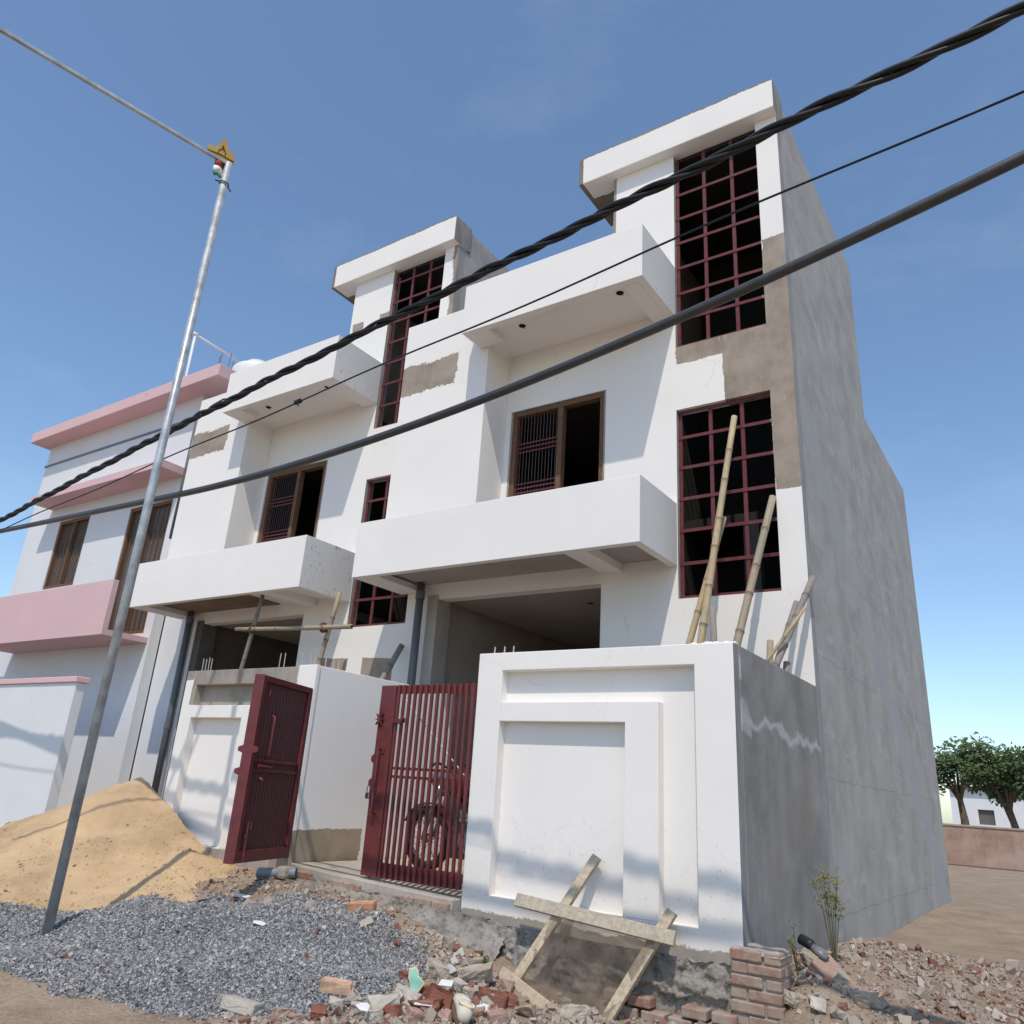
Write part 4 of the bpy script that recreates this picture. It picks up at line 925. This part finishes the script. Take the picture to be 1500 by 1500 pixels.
def brick(label, loc, rot, mat, size=(.225, .108, .072), group='loose bricks', frog=True, broken=False):
    bm = bmesh.new(); bmesh.ops.create_cube(bm, size=1); bmesh.ops.scale(bm, vec=size, verts=bm.verts)
    if frog:
        top = [f for f in bm.faces if f.normal.z > .9]
        bmesh.ops.inset_region(bm, faces=top, thickness=.022); bmesh.ops.translate(bm, verts=list({v for f in top for v in f.verts}), vec=(0, 0, -.012))
    bmesh.ops.bevel(bm, geom=bm.edges[:], offset=.006, segments=2, affect='EDGES')
    bmesh.ops.triangulate(bm, faces=bm.faces); bmesh.ops.subdivide_edges(bm, edges=bm.edges, cuts=2)
    sd = random.random() * 20
    for v in bm.verts:
        p = v.co.copy(); k = .004
        v.co += Vector((mnoise.noise(p * 30 + Vector((sd, 0, 0))), mnoise.noise(p * 30 + Vector((0, sd, 0))), mnoise.noise(p * 30 + Vector((0, 0, sd))))) * k
        if broken and p.x > size[0] * .25: v.co.x -= .03 * abs(mnoise.noise(p * 18 + Vector((sd, 3, 0)))) + .02 * (p.z > 0)
    me = bpy.data.meshes.new('brick'); bm.to_mesh(me); bm.free(); me.materials.append(mat)
    o = link(bpy.data.objects.new('brick', me)); o.location = loc; o.rotation_euler = rot; tag(o, label, 'brick', group); return o
def G_(x, y, d=0): return (x, y, hz(x, y) + d)
# camera model, used to know where along a view line the ground lies
f_px, ppx, ppy = 1160.238, 743.884, 727.916
Cc = np.array((2.03135619, -8.36922251, .84828734))
Rc = np.array([[0.826719179448532, -0.5434111280292825, 0.14573861624802342], [0.5589791384876452, 0.7639399884785248, -0.3223941946422756], [0.06385703616325988, 0.34799431020833405, 0.9353193246132948]])
def hit(px, py, d=0):
    r = Rc @ np.array([(px - ppx) / f_px, 1, -(py - ppy) / f_px]); t = 2.0
    while t < 14:
        p = Cc + r * t
        if p[2] < hz(p[0], p[1]) + d: break
        t += .01
    return (p[0], p[1], p[2])
R = math.radians
brick('whole orange brick with frog upward on the gravel below the closed gate', hit(530, 1328, .035), (R(8), R(-6), R(28)), M['brickclean'])
brick('pale pink brick with broken top on the gravel, nearest the rubble', hit(495, 1445, .035), (R(4), R(4), R(35)), M['brickpale'], broken=True)
brick('dusty cream half buried block at the lower left edge of the gravel', hit(355, 1474, .03), (R(-8), R(5), R(15)), M['lumpp'], frog=False, size=(.24, .12, .07))
brick('red half brick half hidden below the foot of the sieve', hit(722, 1462, .03), (R(5), R(10), R(20)), M['brickred'], size=(.2, .11, .07))
brick('dusty red brick standing on edge behind the cream shoe', hit(643, 1462, .05), (R(60), R(20), R(40)), M['brickred'], size=(.17, .11, .07))
brick('dusty brick lying right of the cream shoe under the lower crossbar', hit(727, 1490, .03), (R(5), R(-8), R(50)), M['brickdust'], size=(.12, .1, .07))
brick('large dusty brick block slanting beside the brick pier', (.52, -2.12, -.20), (R(18), R(38), R(-20)), M['brickdust'], size=(.34, .17, .09), frog=False)
LG = 'lumps of broken mortar'
for px, py, s, mt_, lb in ((700, 1440, (.30, .2, .15), 'lump', 'largest tan mortar lump at the foot of the sieve'), (640, 1428, (.17, .13, .12), 'lump', 'grey tan mortar lump right of the mint green plastic'),
        (647, 1450, (.15, .11, .13), 'lump', 'squarish tan lump below the white card scrap'), (672, 1452, (.12, .1, .09), 'lumpp', 'pale lump between the square lump and the big tan lump'), (560, 1478, (.20, .14, .11), 'lumpp', 'long pale grey lump at the gravel edge, third from the left'),
        (600, 1466, (.18, .13, .10), 'lumpp', 'pale flat lump below the mint green plastic'), (515, 1470, (.16, .1, .08), 'lump', 'tan lump behind the white paper scrap'), (527, 1486, (.14, .1, .1), 'lumpp', 'pale lump in front of the white paper scrap'),
        (493, 1482, (.11, .08, .11), 'lumpp', 'cream upright lump at the left end of the rubble line'), (700, 1417, (.12, .09, .09), 'lump', 'tan lump beside the small green plant'), (465, 1492, (.11, .1, .09), 'brickred', 'dark red rounded brick lump low at the left'),
        (572, 1492, (.13, .1, .1), 'brickred', 'red brown brick lump below the long pale lump'), (408, 1492, (.12, .1, .08), 'brickdust', 'pink rounded brick lump near the lower left block'), (668, 1395, (.10, .07, .06), 'brickred', 'dark red shard under the end of the gate apron'),
        (590, 1432, (.1, .07, .06), 'brickred', 'dark red shard behind the mint green plastic'), (622, 1458, (.11, .09, .08), 'brickred', 'dark red lump just below the mint green plastic'), (625, 1482, (.24, .16, .10), 'brickred', 'broad crumbling red brick mass left of the cream shoe'),
        (452, 1405, (.06, .05, .05), 'brickred', 'tiny red brick chip alone in the middle of the gravel'), (1185, 1410, (.14, .1, .1), 'lump', 'tan mortar lump right of the brick pier'), (755, 1410, (.2, .12, .12), 'lump', 'rough mortar lump stuck under the wall left of the sieve'), (745, 1472, (.15, .11, .09), 'brickred', 'dark red brick lump inside the foot of the sieve'), (840, 1490, (.22, .15, .12), 'lump', 'dusty lump showing through the wire net')):
    h = hit(px, py, 0); chunk('brick_lump' if 'brick' in mt_ else 'mortar_lump', lb, 'lump', (h[0], h[1], h[2] + s[2] * .25), s, M[mt_], LG if 'brick' not in mt_ else 'broken brick lumps', seed=px)
for k, (px, py, s_, mt_) in enumerate(((1192, 1404, (.16, .13, .10), 'lump'), (1165, 1470, (.15, .12, .10), 'lump'), (1198, 1476, (.13, .11, .09), 'lumpp'), (1205, 1420, (.12, .1, .1), 'lumpp'), (1230, 1440, (.2, .15, .11), 'lump'), (1265, 1470, (.17, .13, .1), 'lump'))):
    h = hit(px, py, 0); chunk('mortar_lump', 'dusty tan mortar lump in the rubble bank right of the brick pier', 'lump', (h[0], h[1], h[2] + s_[2] * .2), s_, M[mt_], 'lumps right of the brick pier', seed=px)
for k, (px, py, s_, mt_) in enumerate(((742, 1448, (.12, .1, .08), 'brickdust'), (690, 1462, (.13, .1, .09), 'lump'), (655, 1492, (.14, .11, .09), 'brickdust'), (700, 1492, (.13, .1, .09), 'brickdust'), (545, 1494, (.12, .09, .08), 'lumpp'), (607, 1494, (.12, .1, .08), 'brickdust'), (440, 1494, (.12, .1, .07), 'brickdust'), (770, 1490, (.14, .11, .1), 'brickdust'))):
    h = hit(px, py, 0); chunk('brick_lump', 'dusty broken brick lump lying in the heap around the cream shoe', 'lump', (h[0], h[1], h[2] + s_[2] * .2), s_, M[mt_], 'dusty lumps around the shoe', seed=px)
# litter
def sheet(name, label, cat, px, py, poly, mat, rot, d=.02, thick=.002, fold=0):
    m = MB().prism(poly, 'z', 0, thick); o = m.build(name, mat); o.location = hit(px, py, d); o.rotation_euler = rot; tag(o, label, cat); return o
sheet('grey_tile', 'grey tile shard lying above the rubble near the end of the apron', 'tile', 657, 1420, [(-.07, -.03), (.06, -.04), (.07, .02), (-.03, .05)], M['tile'], (R(20), R(5), R(-10)), thick=.008)
sheet('card_scrap', 'small white card scrap on the rubble right of the mint plastic', 'scrap', 653, 1440, [(-.045, -.03), (.05, -.028), (.045, .03), (-.04, .028)], M['paper'], (R(25), 0, R(20)), d=.10)
sheet('card_scrap', 'narrow white card scrap lying above the broad red brick mass', 'scrap', 621, 1470, [(-.06, -.03), (.06, -.03), (.05, .03), (-.06, .025)], M['paper'], (R(10), 0, R(30)), d=.06)
sheet('paper_scrap', 'crumpled white paper scrap between two pale lumps', 'scrap', 532, 1474, [(-.05, -.015), (.0, -.03), (.045, -.02), (.04, .015), (.01, .03), (-.02, .018)], M['paper'], (R(35), R(10), R(10)), d=.09)
sheet('paper_scrap', 'white paper bit lying alone high on the gravel', 'scrap', 380, 1352, [(-.05, -.02), (.05, -.025), (.06, .01), (.0, .03), (-.06, .015)], M['paper'], (R(20), R(5), R(20)), d=.02)
sheet('tile_shard', 'white tile shard at the edge of the sand and gravel', 'tile', 354, 1313, [(-.09, -.03), (.09, -.03), (.10, .02), (-.07, .03)], M['paper'], (R(12), R(0), R(8)), d=.03, thick=.01)
sheet('plastic_scrap', 'torn whitish plastic with dark print right of the cream shoe', 'scrap', 708, 1477, [(-.07, -.02), (-.02, -.045), (.05, -.03), (.07, .01), (.02, .02), (.0, .045), (-.05, .03)], M['paper'], (R(20), R(5), R(-30)), d=.04)
# mint plastic sheet with cream edge on a stick
mp_ = empty('plastic_piece', hit(606, 1440, .09)); mp_.rotation_euler = (R(58), R(14), R(30)); mp_.scale = (.78, .78, .78); tag(mp_, 'mint green plastic piece with cream edge sticking up from the rubble', 'plastic')
def curved(poly, z, k):
    bm = bmesh.new(); vs = [bm.verts.new((x, y, z)) for x, y in poly]; bm.faces.new(vs); bmesh.ops.triangulate(bm, faces=bm.faces); bmesh.ops.subdivide_edges(bm, edges=bm.edges, cuts=4, use_grid_fill=True)
    for v in bm.verts: v.co.z += k * math.sin(v.co.x * 25) * .5 + k * .6 * math.sin(v.co.y * 30)
    me = bpy.data.meshes.new('sheet'); bm.to_mesh(me); bm.free(); return me
ml = [(-.075, .09), (-.03, .12), (.0, .10), (.02, .055), (.085, .03), (.062, -.04), (.035, -.10), (-.012, -.085), (-.018, -.02), (-.055, .02)]
for nm, sc_, zo, mt_ in (('plastic_face', .9, .004, 'mint'), ('plastic_rim', 1.06, 0, 'cream')):
    me = curved([(x * sc_, y * sc_) for x, y in ml], zo, .012); me.materials.append(M[mt_]); o = link(bpy.data.objects.new(nm, me), mp_); s_ = o.modifiers.new('s', 'SOLIDIFY'); s_.thickness = .003
MB().tube([(.03, -.03, -.003), (.10, -.19, -.02)], .005, 6).build('stick', M['plank'], mp_)
# shoe
sh = empty('shoe', hit(676, 1484, .05)); sh.rotation_euler = (R(18), R(-12), R(128)); sh.scale = (1.25, 1.35, 1.3); tag(sh, 'old cream canvas shoe lying in the rubble left of the sieve', 'shoe')
def loft(profile, n=20):
    m = MB()
    for x, cy, w, h, z in profile:
        for k in range(n):
            a_ = 2 * math.pi * k / n; m.v.append((x, cy + w * math.cos(a_), z + h * math.sin(a_)))
    for i in range(len(profile) - 1):
        for k in range(n): m.f.append((i * n + k, i * n + (k + 1) % n, (i + 1) * n + (k + 1) % n, (i + 1) * n + k))
    m.f.append(tuple(reversed(range(n)))); e = (len(profile) - 1) * n; m.f.append(tuple(range(e, e + n))); return m
loft([(-.125, 0, .012, .012, .03), (-.115, 0, .03, .03, .035), (-.07, 0, .038, .038, .04), (-.01, .003, .040, .034, .035), (.05, .006, .045, .027, .028), (.10, .006, .038, .02, .022), (.125, .004, .015, .01, .018)]).build('upper', M['shoe'], sh, smooth=True)
MB().prism([(.128 * math.cos(t) - (.0), .046 * math.sin(t) * (1 + .12 * math.cos(t)) + .004) for t in np.linspace(0, 2 * math.pi, 24)[:-1]], 'z', -.004, .012).build('sole', M['shoesole'], sh)
MB().torus((-.055, 0, .068), .035, .007, (.15, 0, 1), 20, 6).tube([(-.055, 0, .066), (-.055, 0, .071)], .033, 18).build('collar', M['shoein'], sh, smooth=True)
mm = MB()
for k in range(3): mm.tube([(.0 + .02 * k, -.02, .064 - .006 * k), (.012 + .02 * k, .02, .064 - .006 * k)], .003, 5)
mm.build('laces', M['paper'], sh)
# black boot-like rubber scrap by the pier
bt = empty('rubber_boot', (.34, -2.05, -.02)); bt.rotation_euler = (R(10), R(14), R(-25)); tag(bt, 'black rubber boot piece lying on rubble behind the brick pier', 'boot')
loft([(-.09, 0, .02, .02, .02), (-.08, 0, .035, .035, .02), (0, 0, .036, .036, .02), (.03, 0, .03, .03, .015)]).build('boot_leg', M['rubber'], bt, smooth=True)
loft([(.031, 0, .034, .03, .01), (.10, 0, .04, .03, .0), (.14, 0, .02, .015, -.01)]).build('boot_foot', M['glass'], bt, smooth=True)
# ------------------------------------------------------------------ weeds
def weed(name, label, loc, h, spread, nst, mat, leafsize=.012, dens=10, lean_=(0, 0)):
    W = empty(name, loc); tag(W, label, 'weed'); st = MB(); lf = MB(); rr = random.Random(int(h * 1000) + nst)
    for s_ in range(nst):
        a_ = rr.uniform(0, 6.28); tip = Vector((spread * math.cos(a_) * rr.uniform(.3, 1) + lean_[0], spread * math.sin(a_) * rr.uniform(.3, 1) + lean_[1], h * rr.uniform(.6, 1)))
        mid_ = tip * .5 + Vector((0, 0, h * .12)); P = [Vector((0, 0, 0)), mid_ * .6, mid_, tip]
        st.tube(P, [.0035, .003, .0025, .001], 5)
        for k in range(dens):
            t = rr.uniform(.35, 1); q_ = mid_.lerp(tip, (t - .35) / .65); e = Vector((rr.uniform(-1, 1), rr.uniform(-1, 1), rr.uniform(-.3, 1))) * spread * .22
            st.tube([q_, q_ + e], [.0012, .0007], 4, caps=False)
            for z_ in range(4):
                c = q_ + e * rr.uniform(.5, 1.1) + Vector((rr.uniform(-1, 1), rr.uniform(-1, 1), rr.uniform(-1, 1))) * leafsize; d = Vector((rr.uniform(-1, 1), rr.uniform(-1, 1), rr.uniform(-1, 1))).normalized() * leafsize; u_ = d.orthogonal().normalized() * leafsize * .4
                lf.add([c - d, c + u_, c + d, c - u_], [(0, 1, 2, 3)])
    st.build('stem', M['stem'], W); lf.build('leaf', mat, W); return W
weed('weed', 'tall dry yellow green weed against the grey side wall at the right edge', G_(.45, -1.85), .72, .20, 9, M['leaf'], .010, 16, (-.02, 0))
weed('weed', 'small sparse weed growing behind the brick pier', G_(.24, -2.02), .36, .10, 4, M['leaf'], .009, 6)
weed('weed', 'tiny green sprout beside the mortar lumps left of the sieve', hit(708, 1422), .10, .05, 4, M['leafg'], .014, 3)
# ------------------------------------------------------------------ trees far right, beyond the empty plot
def tree(loc, h, r, seed, label):
    T = empty('tree', loc); tag(T, label, 'tree', 'far trees'); rr = random.Random(seed); tr = MB(); lf = MB()
    top = Vector((rr.uniform(-.3, .3), 0, h * .55)); tr.tube([(0, 0, -.3), top * .5 + Vector((.1, 0, 0)), top], [.22, .16, .1], 8)
    cl = []
    for k in range(9):
        a_ = rr.uniform(0, 6.28); e = Vector((math.cos(a_) * r * rr.uniform(.3, .9), math.sin(a_) * r * rr.uniform(.3, .9), h * rr.uniform(.55, .95)))
        tr.tube([top * rr.uniform(.6, 1), top.lerp(e, .5) + Vector((0, 0, .2)), e], [.07, .05, .02], 6); cl.append((e, r * rr.uniform(.3, .5)))
    for e, cr_ in cl:
        for k in range(420):
            d = Vector((rr.gauss(0, 1), rr.gauss(0, 1), rr.gauss(0, .8))); d = d.normalized() * cr_ * rr.random() ** .4
            c = e + d; u_ = Vector((rr.uniform(-1, 1), rr.uniform(-1, 1), rr.uniform(-1, 1))).normalized() * .12; w_ = u_.orthogonal().normalized() * .06
            lf.add([c - u_, c + w_, c + u_, c - w_], [(0, 1, 2, 3)])
    tr.build('trunk', M['bark'], T, smooth=True); lf.build('crown', M['foliage'], T)
tree((-.6, 36, -.5), 4.2, 1.9, 3, 'bushy green tree far off behind the house flank, beyond the plain')
T_ = [o for o in COL.objects if o.name == 'tree'][0]
for x, y, sc_, rz in ((-3.4, 44, 1.25, 1.0), (1.4, 50, 1.1, 2.2), (-1.2, 62, 1.3, 4.0), (3.8, 58, 1.2, 5.1)):
    c_ = copy_tree(T_); c_.location = (x, y, -.5); c_.rotation_euler = (0, 0, rz); c_.scale = (sc_,) * 3
FW = empty('brick_wall', (-2, 27, -.6)); tag(FW, 'low far brick plot wall seen past the house flank', 'wall')
MB().box(-8, 6, 0, .2, 0, 1.3).build('wall_run', M['brickdust'], FW, bevel=.02); MB().box(-8.02, 6.02, -.03, .23, 1.3, 1.38).build('wall_coping', M['cem'], FW, bevel=.02)
FH = empty('house', (-1.5, 75, -.6)); tag(FH, 'small pale house far off behind the trees at right', 'house')
gridwall(-6, 6, 0, 4.2, 0, .2, [(-4, -2.8, 1.4, 2.6), (.5, 1.7, 1.4, 2.6), (3, 4, 0, 2.2)]).build('facade', M['whiteb'], FH); MB().box(-6, 6, .21, 7, 0, 4.2).build('rear_block', M['cemdark'], FH); MB().box(-6.3, 6.3, -.4, 7.3, 4.21, 4.45).build('roof', M['cem'], FH)
# ------------------------------------------------------------------ light, sky, camera
sd = Vector((-.205, .462, -.863)).normalized()
sun = bpy.data.lights.new('sun', 'SUN'); sun.energy = 2.6; sun.angle = R(.55); sun.color = (1, .915, .81)
so = link(bpy.data.objects.new('sun', sun)); so.rotation_euler = sd.to_track_quat('-Z', 'Y').to_euler()
W = bpy.data.worlds.new('World'); S.world = W; W.use_nodes = True; q = NT(W.node_tree); bg = W.node_tree.nodes['Background']
sky = q.n('ShaderNodeTexSky', sky_type='NISHITA'); sky.sun_disc = False; to = -sd
sky.sun_elevation = math.asin(to.z); sky.sun_rotation = math.atan2(to.x, to.y)
sky.air_density = 1.0; sky.dust_density = .7; sky.ozone_density = 1.0; sky.altitude = 100
gtc = q.n('ShaderNodeTexCoord').outputs['Generated']
cl = q.smooth(q.noise(q.stretch(gtc, (1, 1, 2.2)), 2.3, 6, .6), .56, .85)
q.link(q.mix(q.math('MULTIPLY', cl, .12), q.mix(1.0, sky.outputs[0], (.90, .985, 1.02), 'MULTIPLY'), (5.8, 6.4, 7.0)), bg.inputs[0]); bg.inputs[1].default_value = .15
cam = bpy.data.cameras.new('camera'); co = link(bpy.data.objects.new('camera', cam)); S.camera = co
mw = Matrix(((Rc[0, 0], Rc[0, 2], -Rc[0, 1], Cc[0]), (Rc[1, 0], Rc[1, 2], -Rc[1, 1], Cc[1]), (Rc[2, 0], Rc[2, 2], -Rc[2, 1], Cc[2]), (0, 0, 0, 1)))
co.matrix_world = mw
cam.sensor_width = 36; cam.lens = f_px / 1500 * 36; cam.shift_x = (750 - ppx) / 1500; cam.shift_y = (ppy - 750) / 1500; cam.clip_end = 3000; cam.clip_start = .05
S.view_settings.view_transform = 'Standard'; S.view_settings.look = 'None'; S.view_settings.exposure = .25; S.view_settings.gamma = 1
